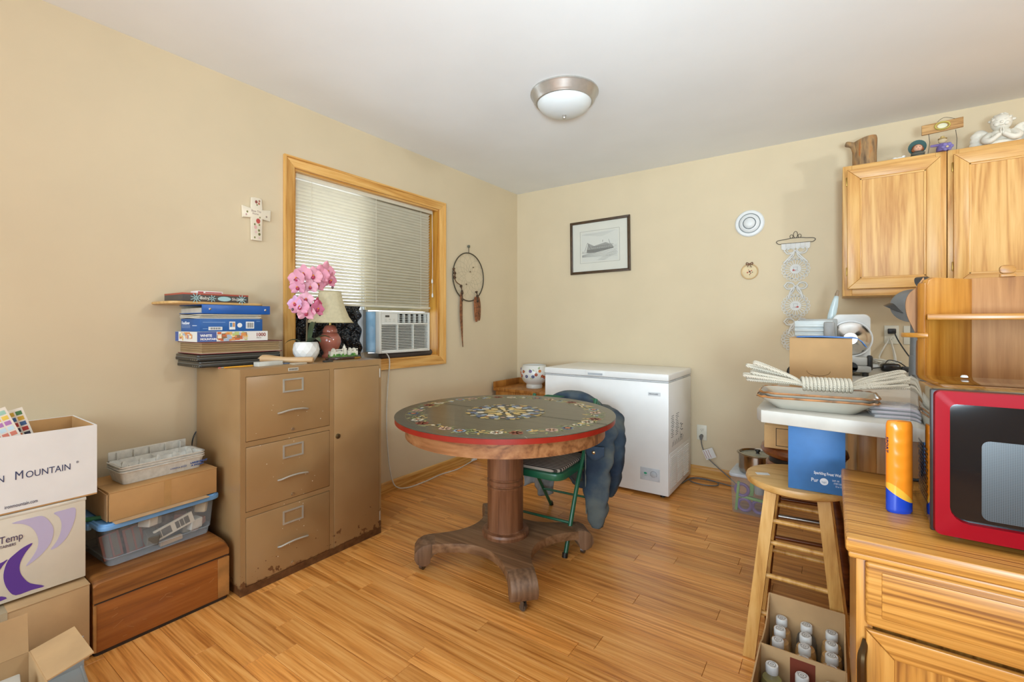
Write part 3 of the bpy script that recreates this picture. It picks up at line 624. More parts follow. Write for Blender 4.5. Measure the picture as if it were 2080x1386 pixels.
put(tx, 'M', .040, -3.438, .667, .70); put(tx, 'OUNTAIN', .031, -3.413, .667, .78); put(tx, 'I', .040, -3.522, .667, .70); put(tx, 'RON', .031, -3.512, .667, .78); put(tx, '®', .011, -3.288, .685, .8)
tx.obj('brand_lettering', PRINT, wb, 0); tx = MB().color('#3b4468')
put(tx, 'ironmountain.com', .0165, -3.46, .579, .62)
tx.obj('web_address', PRINT, wb, 0)
# what sticks out of the white box
def sheet(label, o, cols, seed, w_=.1, h_=.14):
    s = thing('sticker_sheet', label, 'sticker sheet', *o[:1], rot=o[1], group='sticker sheets in the white box'); q = MB().color('#e6ddd0'); q.box(0, w_, -.0006, 0, 0, h_); r_ = random.Random(seed)
    for i in range(7):
        for j in range(5): q.color(cols[(i+j*(seed % 2)) % len(cols)]); q.box(.006+j*.0185, .0205+j*.0185, -.001, -.0006, .006+i*.0185, .0195+i*.0185)
    q.obj('paper', PRINT, s, 0)
sheet('sheet of pastel colour stickers poking out of the white box, nearer', (((.315, -3.50, .74), (0, -.35, 1.45))), ['#d9a23c', '#8fb4d0', '#d97f6a', '#c7dce6', '#b27ab8', '#e8c75a', '#9fc9b8'], 2)
sheet('sheet of bold colour stickers poking out of the white box, behind', (((.295, -3.47, .735), (0, -.28, 1.40))), ['#b23a34', '#3d5f8f', '#cfa63c', '#4a7a4a', '#7a4a6a', '#d96a3a', '#333344'], 3)
tag(MB().box(-.09, .09, -.08, .08, 0, .01, .002).obj('grey_folder', plain('folder_grey', '#5f5950', .7), loc=(.2, -3.49, .79), rot=(.15, .1, .2)), 'dark grey folder lying in the white box at the frame edge', 'folder')
tag(MB().lathe([(.012, 0), (.03, 0), (.032, .003), (.03, .006), (.012, .006)], 24).obj('tape_roll', plain('roll_tan', '#c19a5e', .5), loc=(.17, -3.30, .77), rot=(.1, -.2, 0)), 'tan tape roll lying inside the white box', 'tape roll')
MB().box(-.13, .13, -.16, .16, .18, .2).obj('packing', KRAFT, wb, 0)

tb = thing('insulated_container_box', 'cream carton with purple swooshes, under the white archive box', 'box', (.2, -3.449, .2765)); cx, cy, cz = .2, -3.449, .2765
CRM = plain('cream_carton', '#d9d0bf', .65, var=.015)
MB().box(-.15, .15, -.186, .186, 0, .278, .002).obj('carton', CRM, tb)
MB().box(-.152, .1515, -.188, .1875, .272, .282, .001).obj('lid_edge', plain('cream_lid', '#dfdace', .65), tb)
sw = MB(); sw.T = Matrix.Translation((-cx, -cy, -cz))
def swoosh(c, pts): sw.color(c).prism([(p[0], p[1]) for p in spline([(a, b, 0) for a, b in pts], 3, True)], .3505, .3511, 'yz')
swoosh('#bcb2cf', [(-3.444, 0.529), (-3.40, .531), (-3.375, 0.529), (-3.36, 0.512), (-3.348, 0.485), (-3.346, 0.461), (-3.353, 0.43), (-3.37, 0.405), (-3.392, 0.386), (-3.412, 0.376), (-3.396, 0.401), (-3.384, 0.429), (-3.384, 0.461), (-3.397, 0.496), (-3.418, 0.517)])
swoosh('#bcb2cf', [(-3.345, 0.529), (-3.318, .531), (-3.292, 0.53), (-3.29, 0.502), (-3.298, 0.467), (-3.315, 0.43), (-3.336, 0.41), (-3.353, 0.407), (-3.339, 0.428), (-3.329, 0.454), (-3.326, 0.486), (-3.333, 0.512)])
swoosh('#5a3590', [(-3.396, 0.446), (-3.412, 0.422), (-3.424, 0.395), (-3.426, 0.369), (-3.419, 0.344), (-3.402, 0.315), (-3.368, 0.29), (-3.399, 0.291), (-3.435, 0.291), (-3.452, 0.316), (-3.461, 0.349), (-3.461, 0.38), (-3.452, 0.411), (-3.436, 0.427), (-3.418, 0.44)])
swoosh('#5a3590', [(-3.453, 0.415), (-3.464, 0.399), (-3.476, 0.378), (-3.5, .34), (-3.53, .29), (-3.53, .34), (-3.49, 0.40), (-3.464, 0.411)]); swoosh('#5a3590', [(-3.475, .305), (-3.455, .29), (-3.50, .29)])
sw.obj('printed_swoosh', PRINT, tb, 0)
tx = MB().color('#4a3a5c'); put(tx, 'Temp', .032, -3.472, .470, .72, X=.1511); tx.obj('brand_lettering', PRINT, tb, 0); tx = MB().color('#4a3a5c'); put(tx, 'CONTAINERS', .0125, -3.492, .455, .75, X=.1511); tx.obj('small_lettering', PRINT, tb, 0)
kb = thing('moving_carton', 'closed brown carton with clear tape, under the purple swoosh carton', 'box', (.225, -3.455, 0))
MB().box(-.175, .175, -.192, .192, 0, .262, .003).obj('carton', KRAFTD, kb)
for s in (-1, 1): MB().box(.002 if s > 0 else -.176, .176 if s > 0 else -.002, -.193, .193, .262, .266, .001).obj('top_flap', KRAFTD, kb)
tp = MB(); tp.box(.02, .1765, -.06, -.005, .266, .2664); tp.box(.1755, .1768, -.06, -.005, .19, .2664); tp.obj('packing_tape', clear('tape_clear', '#d9c9a8', .45, .15), kb, 0)
# open box in front, bottom-left corner
ob = thing('open_carton', 'open brown carton with raised flaps on the floor at lower left', 'box', (.675, -3.567, 0), 0)
for q in ((.10, .104, -.13, .13), (-.104, -.10, -.13, .13), (-.10, .10, .126, .13), (-.10, .10, -.13, -.126)): MB().box(q[0], q[1], q[2], q[3], 0, .2).obj('side', KRAFTD, ob, 0)
MB().box(-.1, .1, -.126, .126, 0, .005).obj('bottom', KRAFTD, ob, 0)
fl = MB(); fl.prism([(-.1, 0), (.1, 0), (.1, .10), (-.1, .10)], 0, .004, 'xy'); fl.obj('flap', KRAFTD, ob, 0, loc=(0, .13, .198), rot=(math.radians(12), 0, 0))
MB().prism([(0, -.126), (.004, -.126), (.004, .126), (0, .126)], 0, .11, 'xy').obj('flap', KRAFTD, ob, 0, loc=(-.104, 0, .2), rot=(0, -.15, 0))
bk = MB(); bk.box(-.02, .02, -.08, .06, .0, .19, .004); 
tag(bk.obj('white_case', plain('case_offwhite', '#b9b2a6', .6), loc=(.64, -3.53, .012), rot=(0, .25, -.1)), 'off-white plastic case tucked inside the open carton', 'case')
ld = MB(); ld.prism(rrect(-.13, .13, -.10, .10, .04), 0, .006, 'xy'); ld.tube([(p[0], p[1], .006) for p in rrect(-.128, .128, -.098, .098, .04)], .005, 8, True)
tag(ld.obj('plastic_lid', clear('plastic_grey_clear', '#b9c0c2', .6, .25), loc=(.50, -3.40, .012), rot=(0, 0, -.1)), 'translucent grey plastic lid on the floor beneath the open carton flap', 'tray')  # loose plastic lid lying flat, rather than a tray
tag(MB().box(-.003, .003, -.11, .11, 0, .115).obj('plastic_divider', clear('plastic_grey_clear', '#b9c0c2', .6, .25), loc=(.452, -3.40, 0), rot=(0, -.05, 0)), 'translucent grey plastic panel standing behind the open carton', 'panel')

# ------------------------------------------------------------------ wooden case, bin, long carton, egg cartons
CASE = wood('case_stained', '#7c441a', '#955420', '#a4632b', 'Y', .34, .9, .7, .03, coat=.15)
wc = thing('wooden_case', 'old brown wooden machine case with curved lid on the floor', 'case', (.2225, -3.033, 0))
MB().prism(rrect(-.18, .183, -.222, .222, .012), .012, .186, 'xy', .003).obj('body', CASE, wc)
MB().prism(rrect(-.177, .18, -.219, .219, .012), 0, .012, 'xy').obj('plinth', plain('case_black_foot', '#2b2019', .7), wc)
ldp = MB()
def lid(u, v):
    yy = lerp(-.222, .222, u); xx = lerp(-.18, .183, v); e = min(u, 1-u); f_ = min(v, 1-v)
    r = 1-max(0, 1-e/.10)**2.2*.55 if u > .5 else 1-max(0, 1-e/.04)**2*.12
    return (xx, yy, .188+.078*r-.012*max(0, 1-f_/.06)**2)
ldp.grid(lid, 40, 24)
for s, ax in ((0, 'u'), (1, 'u'), (0, 'v'), (1, 'v')):
    if ax == 'u': ldp.grid(lambda a, b: (lid(s, a)[0], lid(s, a)[1], lerp(.1885, lid(s, a)[2], b)), 24, 1)
    else: ldp.grid(lambda a, b: (lid(a, s)[0], lid(a, s)[1], lerp(.1885, lid(a, s)[2], b)), 40, 1)
ldp.obj('lid', wood('case_lid', '#6a3d1b', '#8a5526', '#9c6632', 'Y', .4, .9, .7, .02), wc, 50)
BR = plain('case_trim', '#a4723c', .5, var=.15)
for q in ((.1835, .1855, .178, .222, .016, .18), (.18, .1855, -.222, -.214, .016, .18)): MB().box(*q, .0005, 1).obj('edge_trim', BR, wc)
MB().box(.1832, .1845, -.22, .22, .184, .1875).obj('lid_seam', plain('case_black_foot', '#2b2019', .7), wc, 0)
scr = MB().color('#b98a58'); r_ = random.Random(11)
for k in range(16):
    y0 = -.2+.38*r_.random(); z0 = .03+.14*r_.random(); a = (r_.random()-.5)*1.2; l_ = .01+.03*r_.random()
    scr.tr((.1835, y0, z0), rx=a).box(0, .0003, 0, l_, 0, .0007)
scr.tr().obj('scratches', PRINT, wc, 0)['kind'] = 'stuff'

bn = thing('storage_bin', 'clear plastic storage bin with blue lid full of model parts', 'storage bin', (.185, -3.025, .2675), math.radians(3))
CLR = clear('bin_plastic', '#c9d6e0', .2, .2)
def frust(z0, z1, a0, b0, a1, b1, r0, r1):
    q = MB(); p0 = rrect(-a0, a0, -b0, b0, r0); p1 = rrect(-a1, a1, -b1, b1, r1); n = len(p0)
    q.add([(p[0], p[1], z0) for p in p0]+[(p[0], p[1], z1) for p in p1], [(i, (i+1) % n, n+(i+1) % n, n+i) for i in range(n)]); return q
q = frust(0, .03, .128, .172, .132, .176, .02, .02); q.add([(p[0], p[1], 0) for p in rrect(-.128, .128, -.172, .172, .02)], [tuple(range(24))])
q.obj('bottom_tray', clear('bin_plastic_thick', '#c9d6e0', .32, .2), bn)
frust(.03, .145, .134, .180, .142, .19, .02, .024).obj('wall', CLR, bn)
MB().tube([(p[0], p[1], .03) for p in rrect(-.133, .133, -.178, .178, .02)], .0025, 6, True).obj('rib', CLR, bn)
BLL = plain('bin_lid_blue', '#6b9ed2', .4, var=.03)
MB().prism(rrect(-.158, .158, -.208, .208, .035), .145, .163, 'xy', .004).obj('lid', BLL, bn)
MB().tube([(p[0], p[1], .163) for p in rrect(-.148, .148, -.198, .198, .03)], .005, 8, True).obj('lid_rim', BLL, bn)
for s in (-1, 1): MB().box(-.05, .05, s*.207-.008, s*.207+.008, .13, .155, .005).obj('latch', BLL, bn)
brk = plain('model_brick_red', '#8a4a3a', .7, var=.15); wht = plain('model_white', '#d6cdbb', .6)
def inbin(name, label, mb, mat, loc, rot, cat, group='model parts in the blue-lidded bin'):
    o = mb.obj(name, mat, smooth=0); o.location = Vector((.185, -3.025, .2675))+Vector(loc); o.rotation_euler = rot; tag(o, label, cat, group)
for k, yy in enumerate((-.14, -.07)):
    q = MB().color('#8a4a3a'); q.box(-.004, .004, -.03, .03, 0, .095); q.color('#6b6258').box(.004, .0055, -.022, .022, .006, .09); q.color('#8a4a3a').box(.0055, .007, -.003, .003, 0, .095)
    inbin('model_wall', ('red brick model wall panel at the left end of the bin', 'red brick model wall panel second from the left in the bin')[k], q, PRINT, (.09, yy, .012), (.12, -.2, .05), 'model wall')
q = MB().color('#d6cdbb'); q.box(-.003, .003, -.07, .07, 0, .046); q.color('#57534b')
for a in (-.062, .004): q.box(.003, .004, a, a+.05, .008, .038); 
q.color('#d6cdbb')
for a in (-.048, .018, .034): q.box(.004, .005, a, a+.002, .008, .038)
inbin('model_window_frame', 'white model window frame strip tilted inside the bin', q, PRINT, (.118, .055, .05), (.28, 0, 0), 'model window')
q = MB(); q.box(-.01, .01, -.04, .04, 0, .018, .003); inbin('wood_block', 'pale wooden block at the bottom of the bin', q, plain('block_pale', '#cfa574', .7), (.108, .04, .006), (.05, 0, .05), 'wood block')
for k, (yy, zz, c, lb) in enumerate(((.10, .02, '#8f8a7e', 'grey lump of model parts near the bin bottom centre'), (.13, .03, '#c9c4ba', 'white model chimney near the right end of the bin'), (.15, .025, '#a8735c', 'pink brick model piece at the right end of the bin'), (.16, .09, '#cbb693', 'cream model stick upright at the right end of the bin'), (.09, .075, '#8a4f3f', 'rust coloured model roof in the bin'), (-.02, .03, '#5f5a50', 'dark model base between the brick walls and window strip'), (.0, .09, '#9c958a', 'grey model card near the top of the bin'), (-.03, .1, '#d8d2c5', 'white paper wad behind the brick walls in the bin'))):
    q = MB(); w_ = .015+.01*(k % 3); q.box(-.03, .012, -w_, w_, 0, .03+.012*(k % 2), .004); inbin('model_piece', lb, q, plain('bin_bit_%d' % k, c, .7, var=.15), (.08+.02*(k % 2), yy, zz), (.2*(k % 3-1), .1, .3*k), 'model piece')
inbin('model_clutter', 'brown board of model scenery filling the back of the bin', MB().box(-.1, .04, -.15, .15, 0, .10, .01), plain('clutter_brown', '#6f5a4a', .8, var=.3, scale=40, bmp=.4), (0, 0, .01), (0, 0, 0), 'model scenery')

lc = thing('long_carton', 'long low brown carton lying on the blue bin lid', 'box', (.195, -3.012, .4375), math.radians(2))
MB().box(-.13, .13, -.185, .185, 0, .105, .002).obj('carton', KRAFT, lc)
MB().box(-.0, .1305, -.186, .186, .105, .109, .001).obj('top_flap', KRAFT, lc); MB().box(-.1305, -.001, -.18, .186, .105, .108, .001).obj('top_flap', KRAFT, lc)
MB().prism([(-.12, .0), (.12, .0), (.12, .10), (.03, .104), (.0, .09), (-.05, .105), (-.12, .1)], -.19, -.187, 'xz').obj('end_flap', KRAFTD, lc, 0)
MB().box(.1302, .1306, -.012, .012, 0, .105).obj('paper_tape', plain('tape_paper', '#b48a54', .6), lc, 0)
tag(MB().box(-.13, .15, -.17, .15, 0, .0025).obj('cardboard_sheet', plain('sheet_tan', '#c2a179', .8), loc=(.205, -3.02, .4345), rot=(0, 0, .05)), 'flat tan cardboard sheet between the long carton and the blue lid', 'cardboard sheet')
mk = thing('marker_pen', 'dark green marker pen with blue cap on the bin lid', 'marker', (.25, -3.21, .4395), math.radians(60))
MB().cyl((-.04, 0, 0), (.02, 0, 0), .0085, n=14).obj('barrel', plain('marker_green', '#2f6b4a', .4), mk); MB().cyl((.02, 0, 0), (.05, 0, 0), .009, .008, 14).obj('cap', plain('marker_blue', '#4a8fd0', .4), mk)

def egg_carton(z0, label, full, rz):
    t = thing('egg_carton', label, 'egg carton', (.20, -3.0, z0), rz, 'nested egg cartons on the long carton')
    PU = plain('paper_pulp', '#cfccc4', .9, var=.05, scale=60, bmp=.15)
    tray = MB(); nx, ny = 2, 6; hx, hy = .072, .148
    def cup(u, v):
        xx = lerp(-hx, hx, v); yy = lerp(-hy, hy, u); e = max(abs(xx)/hx, abs(yy)/hy)
        if e > .93: return (xx, yy, .052)
        fx = abs(math.sin(PI*(v*.96+.02)*nx)); fy = abs(math.sin(PI*(u*.96+.02)*ny)); d = min(1, (fx*fy)**.45*1.25)
        return (xx*.97, yy*.98, .048-.042*d)
    if full: tray.grid(cup, 60, 24)
    out = [(p[0], p[1]) for p in rrect(-hx, hx, -hy, hy, .018)]; n = len(out)
    tray.add([(p[0]*.86, p[1]*.93, 0) for p in out]+[(p[0], p[1], .046) for p in out]+[(p[0]*1.06, p[1]*1.03, .048) for p in out]+[(p[0]*1.06, p[1]*1.03, .052) for p in out]+[(p[0]*.99, p[1]*.99, .052) for p in out], [(k*n+i, k*n+(i+1) % n, (k+1)*n+(i+1) % n, (k+1)*n+i) for k in range(4) for i in range(n)])
    tray.obj('tray', PU, t)
    if full:
        lidm = MB()
        lidm.box(-.088, -.083, -.14, .14, .05, .085, .003)
        for k in range(5): lidm.box(-.084, -.070, -.113+k*.0565-.002, -.113+k*.0565+.002, .05, .08, .001)
        lidm.obj('lid_flap', PU, t)
        for k in range(5):
            c = MB(); c.lathe([(.019, .02), (.012, .045), (.006, .056), (0, .058)], 4, (0, -.116+k*.058, 0), PI/4, 2*PI+PI/4); c.obj('divider_post', PU, t, 0)
    return t
egg_carton(.5475, 'bottom egg carton of the nested stack, with blue print on its side', False, .06); egg_carton(.557, 'middle egg carton of the nested stack, only its rim showing', False, .03); e = egg_carton(.567, 'top egg carton of the nested stack, open with empty cups', True, .05)
q = MB().color('#3f63a8'); q.T = Matrix.Translation((.27, -3.0, .5475)) @ Matrix.Rotation(.06, 4, 'Z') @ Matrix.Rotation(.22, 4, 'Y') @ Matrix.Translation((-.0035, .02, .018)) @ YZ
q.text('CAREFUL EGGS', .009, extrude=.0003); q.T = q.T @ Matrix.Translation((.075, .006, 0)); q.text('LARGE EIGHT', .011, extrude=.0003, bold=.0004); q.T = q.T @ Matrix.Translation((.005, -.012, 0)); q.text('A DOZEN', .011, extrude=.0003, bold=.0004)
q.T = Matrix(); eg = [o for o in bpy.data.objects if o.name == 'egg_carton'][0]
qo = q.obj('carton_print', PRINT, None, 0); qo.parent = eg; bpy.context.view_layer.update(); qo.matrix_parent_inverse = eg.matrix_world.inverted()
wi = MB(); wi.tube(spline([(.012, -2.798, .55), (.01, -2.803, .60), (.008, -2.795, .635), (.012, -2.785, .655), (.016, -2.80, .62), (.02, -2.81, .56)], 6), .0016, 5)
tag(wi.obj('thin_wire', BLACK), 'thin black wire poking up behind the filing cabinet side', 'wire')

# ------------------------------------------------------------------ things on the walls
cr = thing('wall_cross', 'cream ceramic cross with painted roses on the left wall', 'cross', (0, -2.5, 1.62))
MB().prism([(-.028, 0), (.028, 0), (.030, .118), (.072, .113), (.075, .175), (.03, .168), (.027, .225), (.012, .229), (-.012, .229), (-.028, .225), (-.03, .168), (-.075, .175), (-.072, .113), (-.03, .118)], .002, .017, 'yz', .004).obj('cross', plain('ceramic_cream', '#e3d6bf', .25, var=.03), cr)
q = MB(); r_ = random.Random(2)
def blot(mb, x_, y_, z_, r, c): mb.color(c); mb.tr((x_, y_, z_), ry=PI/2).lathe([(.0001, 0), (r, 0), (.0001, .0004)], 9, sx=1, sy=.8); mb.tr()
for y_, z_, r, c in ((.006, .105, .014, '#b9483f'), (.006, .105, .008, '#8f2f2c'), (-.004, .205, .009, '#8f4a40'), (.012, .212, .006, '#a96a52'), (-.008, .07, .01, '#d8a9a0'), (-.012, .085, .006, '#7d7a4a'), (.012, .085, .006, '#8a8653'), (.01, .055, .007, '#77743f'), (-.006, .045, .008, '#d9b9ae'), (-.012, .015, .006, '#8a8653'), (.012, .035, .008, '#6f6c3a'), (-.05, .145, .006, '#8a8653'), (-.055, .13, .005, '#b88a8a'), (.05, .135, .006, '#a08a7a'), (.015, .125, .005, '#8a8653'), (.0, .19, .005, '#7d7a4a'), (.01, .198, .007, '#b9705a'), (.012, .015, .006, '#d9b9ae')):
    blot(q, .0172, y_, z_, r, c)
q.obj('painted_roses', PRINT, cr, 0)
q = MB().color('#8a6f6a'); q.T = Matrix.Translation((.0172, -.03, .150)) @ YZ; q.text('Bless This', .016, extrude=.0002, sx=.8); q.T = Matrix.Translation((.0172, -.024, .136)) @ YZ; q.text('Home', .016, extrude=.0002, sx=.8); q.obj('printed_text', PRINT, cr, 0)

dm = thing('dreamcatcher', 'dreamcatcher hoop with brown feathers by the window', 'dreamcatcher', (.012, -.748, 1.367)); hy, hz, cz = .2, .203, .203
MB().tube([(0, hy*math.cos(2*PI*k/48), cz+hz*math.sin(2*PI*k/48)) for k in range(48)], .0048, 8, True).obj('hoop', plain('hoop_dark_leather', '#463c2c', .6), dm)
wb_ = MB(); n_ = 15
for ring, rad in enumerate((1.0, .82, .64, .47, .32)):
    r2 = (.82, .64, .47, .32, .2)[ring]
    for k in range(n_):
        a, b_ = 2*PI*(k+.5*ring)/n_, 2*PI*(k+.5+.5*ring)/n_; c_ = 2*PI*(k+1+.5*ring)/n_
        p = lambda rr, t: (.0, hy*rr*math.cos(t), cz+hz*rr*math.sin(t))
        wb_.tube([p(rad, a), p(r2, b_)], .0006, 4); wb_.tube([p(r2, b_), p(rad, c_)], .0006, 4)
wb_.obj('web', plain('sinew', '#a2977c', .7), dm)
for c in ((0, .02, .25), (0, -.03, .14), (0, .06, .29)): MB().ball(c, .006, n=8, m=6).obj('bead', plain('bead_brown', '#6b5438', .4), dm)
MB().tube([(0, 0, .41), (.0, .0, .47)], .003, 6).obj('hanging_loop', plain('hoop_dark_leather', '#463c2c', .6), dm)
MB().lathe([(.002, 0), (.011, .004), (.011, .02), (.004, .024)], 10, (0, 0, .45)).obj('wall_hook', plain('hook_green_grey', '#5a5a48', .5), dm)
FEA = plain('feather_brown', '#7a4e30', .8, var=.3, scale=50)
def feather(pts, w_, name='feather', mat=None):
    P = spline(pts, 6); n = len(P); q = MB()
    def fn(u, v):
        i = min(int(u*(n-1)), n-1); s = (v-.5)*2; ww = w_*(math.sin(PI*min(.98, .06+.9*u)))**.5*(1-.75*u if name == 'long_feather' else 1)
        return (P[i].x+.006+.003*(1-s*s), P[i].y+s*ww, P[i].z)
    q.grid(fn, n-1, 4); q.tube([(p.x+.011, p.y, p.z) for p in P], .0012, 5); q.obj(name, mat or FEA, dm)
feather([(0, -.1, .07), (0, -.105, -.1), (0, -.095, -.25), (0, -.085, -.385)], .026, 'long_feather'); feather([(0, .085, .04), (0, .09, -.05), (0, .095, -.175)], .03, mat=plain('feather_rust', '#8a5433', .8, var=.3, scale=50)); feather([(0, .12, .04), (0, .125, -.05), (0, .13, -.165)], .03)
for c, l_ in (((.008, -.2, .26), .09), ((.008, -.11, .13), .14), ((.008, .09, .09), .1)):
    q = MB(); q.tube(spline([(c[0], c[1], c[2]), (c[0]+.006, c[1]+.01, c[2]-l_*.5), (c[0], c[1]+.015, c[2]-l_)], 5), [.008+.005*math.sin(k*1.7) for k in range(11)], 7); q.obj('fur_wrap', plain('fur_brown', '#4d3826', .9, var=.4, scale=80, bmp=.6), dm)
MB().tube(spline([(.008, -.2, .2), (.01, -.17, .15), (.008, -.12, .13)], 5), .004, 6).obj('thong', plain('thong_brown', '#6a4a30', .8), dm)

pf = thing('framed_print', 'framed pencil drawing of a railway station on the back wall', 'picture', (.874, -.002, 1.618), 0)
W, H = .557, .468; pf.rotation_euler = (0, -.012, 0)
FRM = plain('frame_dark_wood', '#463320', .35, var=.15, scale=40)
for q in ([(-W/2, 0), (W/2, 0), (W/2-.022, .022), (-W/2+.022, .022)], [(-W/2, H), (-W/2+.022, H-.022), (W/2-.022, H-.022), (W/2, H)], [(-W/2, 0), (-W/2+.022, .022), (-W/2+.022, H-.022), (-W/2, H)], [(W/2, 0), (W/2, H), (W/2-.022, H-.022), (W/2-.022, .022)]):
    MB().prism(q, -.022, 0, 'xz', .003).obj('frame', FRM, pf)
MB().box(-W/2+.02, W/2-.02, -.008, -.004, .02, H-.02).obj('mat_board', plain('mat_cream', '#d5d0c0', .8, var=.01), pf, 0)
dg = MB().color('#cfccc0'); dg.box(-.17, .17, -.0086, -.008, .105, .365); dg.color('#5d594f')
for q in ((-.185, .185, .094, .0955), (-.185, .185, .3745, .376), (-.185, -.1835, .094, .376), (.1835, .185, .094, .376)): dg.box(q[0], q[1], -.0092, -.008, q[2], q[3])
def dl(pts, w_=.0016, c='#5a574e'):
    dg.color(c)
    for (a, b_), (c_, d) in zip(pts[:-1], pts[1:]):
        l_ = math.hypot(c_-a, d-b_); ang = math.atan2(d-b_, c_-a); dg.T = Matrix.Translation((a, -.0088, b_)) @ Matrix.Rotation(-ang, 4, 'Y'); dg.box(0, l_, -.0004, 0, -w_/2, w_/2); dg.T = Matrix()
dg.color('#8f8c82').prism([(-.12, .21), (-.105, .268), (-.05, .24), (.06, .262), (.12, .235), (.13, .21)], -.009, -.0086, 'xz'); dg.color('#6a675e').prism([(-.12, .185), (-.12, .21), (.13, .215), (.13, .207), (-.05, .18)], -.0091, -.0086, 'xz')
dl([(-.14, .20), (-.112, .272), (-.075, .205)], .003, '#55524a'); dl([(-.075, .232), (.09, .238)], .003, '#55524a'); dl([(.085, .285), (.1, .245), (.13, .24)], .003, '#66635a'); dl([(.03, .268), (.032, .285)], .004)
for k in range(10): dl([(-.06+k*.017, .232), (-.058+k*.017, .205)], .0025, '#5f5c53')
for k in range(9): dl([(-.165, .165-k*.004+.002*k), (.16, .235-k*.012)], .0012+.0006*(k % 2), '#6f6c63')
for k in range(14): dl([(-.02+k*.012, .115+k*.006), (.05+k*.009, .112+k*.004)], .0014, '#7a776d')
for k in range(10): dl([(-.165+.02*k, .345-.003*k), (-.11+.028*k, .35+.001*k)], .0014, '#96938a')
for k in range(8): dl([(-.165+.012*k, .18), (-.16+.012*k, .2-.002*k)], .003, '#66635a')
dg.obj('drawing', vcol(.85, 'pencil_drawing'), pf, 0)
MB().box(-W/2+.02, W/2-.02, -.0135, -.012, .02, H-.02).obj('glass', clear('picture_glass', '#ffffff', .05, .03), pf, 0)

vt = thing('ceiling_style_vent', 'round white adjustable air vent on the back wall', 'vent', (2.044, 0, 1.905), rot=(PI/2, 0, 0))
MB().lathe([(.096, 0), (.097, .006), (.09, .014), (.072, .016), (.070, .004)], 48, caps=False).obj('flange', WHITE, vt)
MB().lathe([(.071, .001), (.071, .002), (0, .002)], 32).obj('throat', plain('vent_throat', '#8d918f', .7), vt)
MB().lathe([(.066, .006), (.067, .012), (.058, .022), (.044, .024), (.042, .014)], 48, caps=False).obj('ring', WHITE, vt)
MB().lathe([(.038, .012), (.038, .022), (.03, .03), (.012, .034), (0, .0345)], 40).obj('disc', WHITE, vt)

hp = thing('embroidery_hoop', 'small cream embroidery hoop with red hearts on the back wall', 'hoop', (2.044, -.001, 1.555), rot=(PI/2, 0, 0))
MB().lathe([(.0, .004), (.05, .004)], 36).obj('fabric', plain('linen_cream', '#dcc79e', .85), hp)
MB().tube([(.053*math.cos(2*PI*k/40), .053*math.sin(2*PI*k/40), .005) for k in range(40)], .0045, 8, True).obj('ring', plain('hoop_wood_pale', '#c9a878', .5), hp)
q = MB()
for a, b_, r, c in ((.0, .0, .007, '#4f2a2a'), (-.014, -.006, .006, '#b0573f'), (.012, .006, .005, '#b0573f'), (.006, -.012, .005, '#8a4433'), (-.006, .012, .004, '#c07a5a'), (.0, -.022, .004, '#5a4a3a'), (.018, -.006, .004, '#5a4a3a')): q.color(c).tr((a, b_, .0042)).lathe([(.0001, .0005), (r, 0)], 8)
q.tr().obj('stitched_hearts', PRINT, hp, 0)
q = MB(); q.tube(spline([(0, .055, .012), (-.018, .065, .012), (-.02, .05, .012), (0, .055, .012), (.018, .065, .012), (.02, .05, .012), (0, .055, .012)], 5), .003, 6); q.tube([(0, .055, .012), (-.014, .034, .012)], .0025, 5); q.tube([(0, .055, .012), (.012, .03, .012)], .0025, 5); q.obj('bow', plain('ribbon_brown', '#6e4a34', .7), hp)

lh = thing('lace_hanging', 'white lace doily strip with teacups on a wire hanger', 'lace hanging', (2.329, -.006, .98), rot=(PI/2, 0, 0))
WR = plain('wire_dark', '#4a4238', .5, .3)
q = MB(); q.tube(spline([(-.085, .755, 0), (-.10, .755, 0), (-.115, .768, 0), (-.105, .78, 0), (-.06, .785, 0), (-.03, .79, 0)], 6), .0022, 6); q.tube(spline([(.085, .755, 0), (.10, .755, 0), (.115, .768, 0), (.105, .78, 0), (.06, .785, 0), (.03, .79, 0), (-.03, .79, 0)], 6), .0022, 6); q.tube([(-.085, .755, 0), (.085, .755, 0)], .0022, 6)
for cx_, w_, hh in ((0, .012, .045), (-.024, .009, .024), (.024, .009, .024)): q.tube([(cx_+w_*math.sin(2*PI*k/16), .79+hh/2-hh/2*math.cos(2*PI*k/16), 0) for k in range(16)], .0018, 5, True)
q.obj('wire_hanger', WR, lh)
LAC = plain('lace_white', '#dcd9d3', .85, var=.02)
def ring(mb, cx_, cy_, r0, r1, n=36, z_=0, t_=.0016):
    vs = []; 
    for k in range(n):
        a = 2*PI*k/n
        for r, zz in ((r0, z_), (r1, z_), (r1, z_+t_), (r0, z_+t_)): vs.append((cx_+r*math.cos(a), cy_+r*math.sin(a), zz))
    mb.add(vs, [(k*4+j, ((k+1) % n)*4+j, ((k+1) % n)*4+(j+1) % 4, k*4+(j+1) % 4) for k in range(n) for j in range(4)])
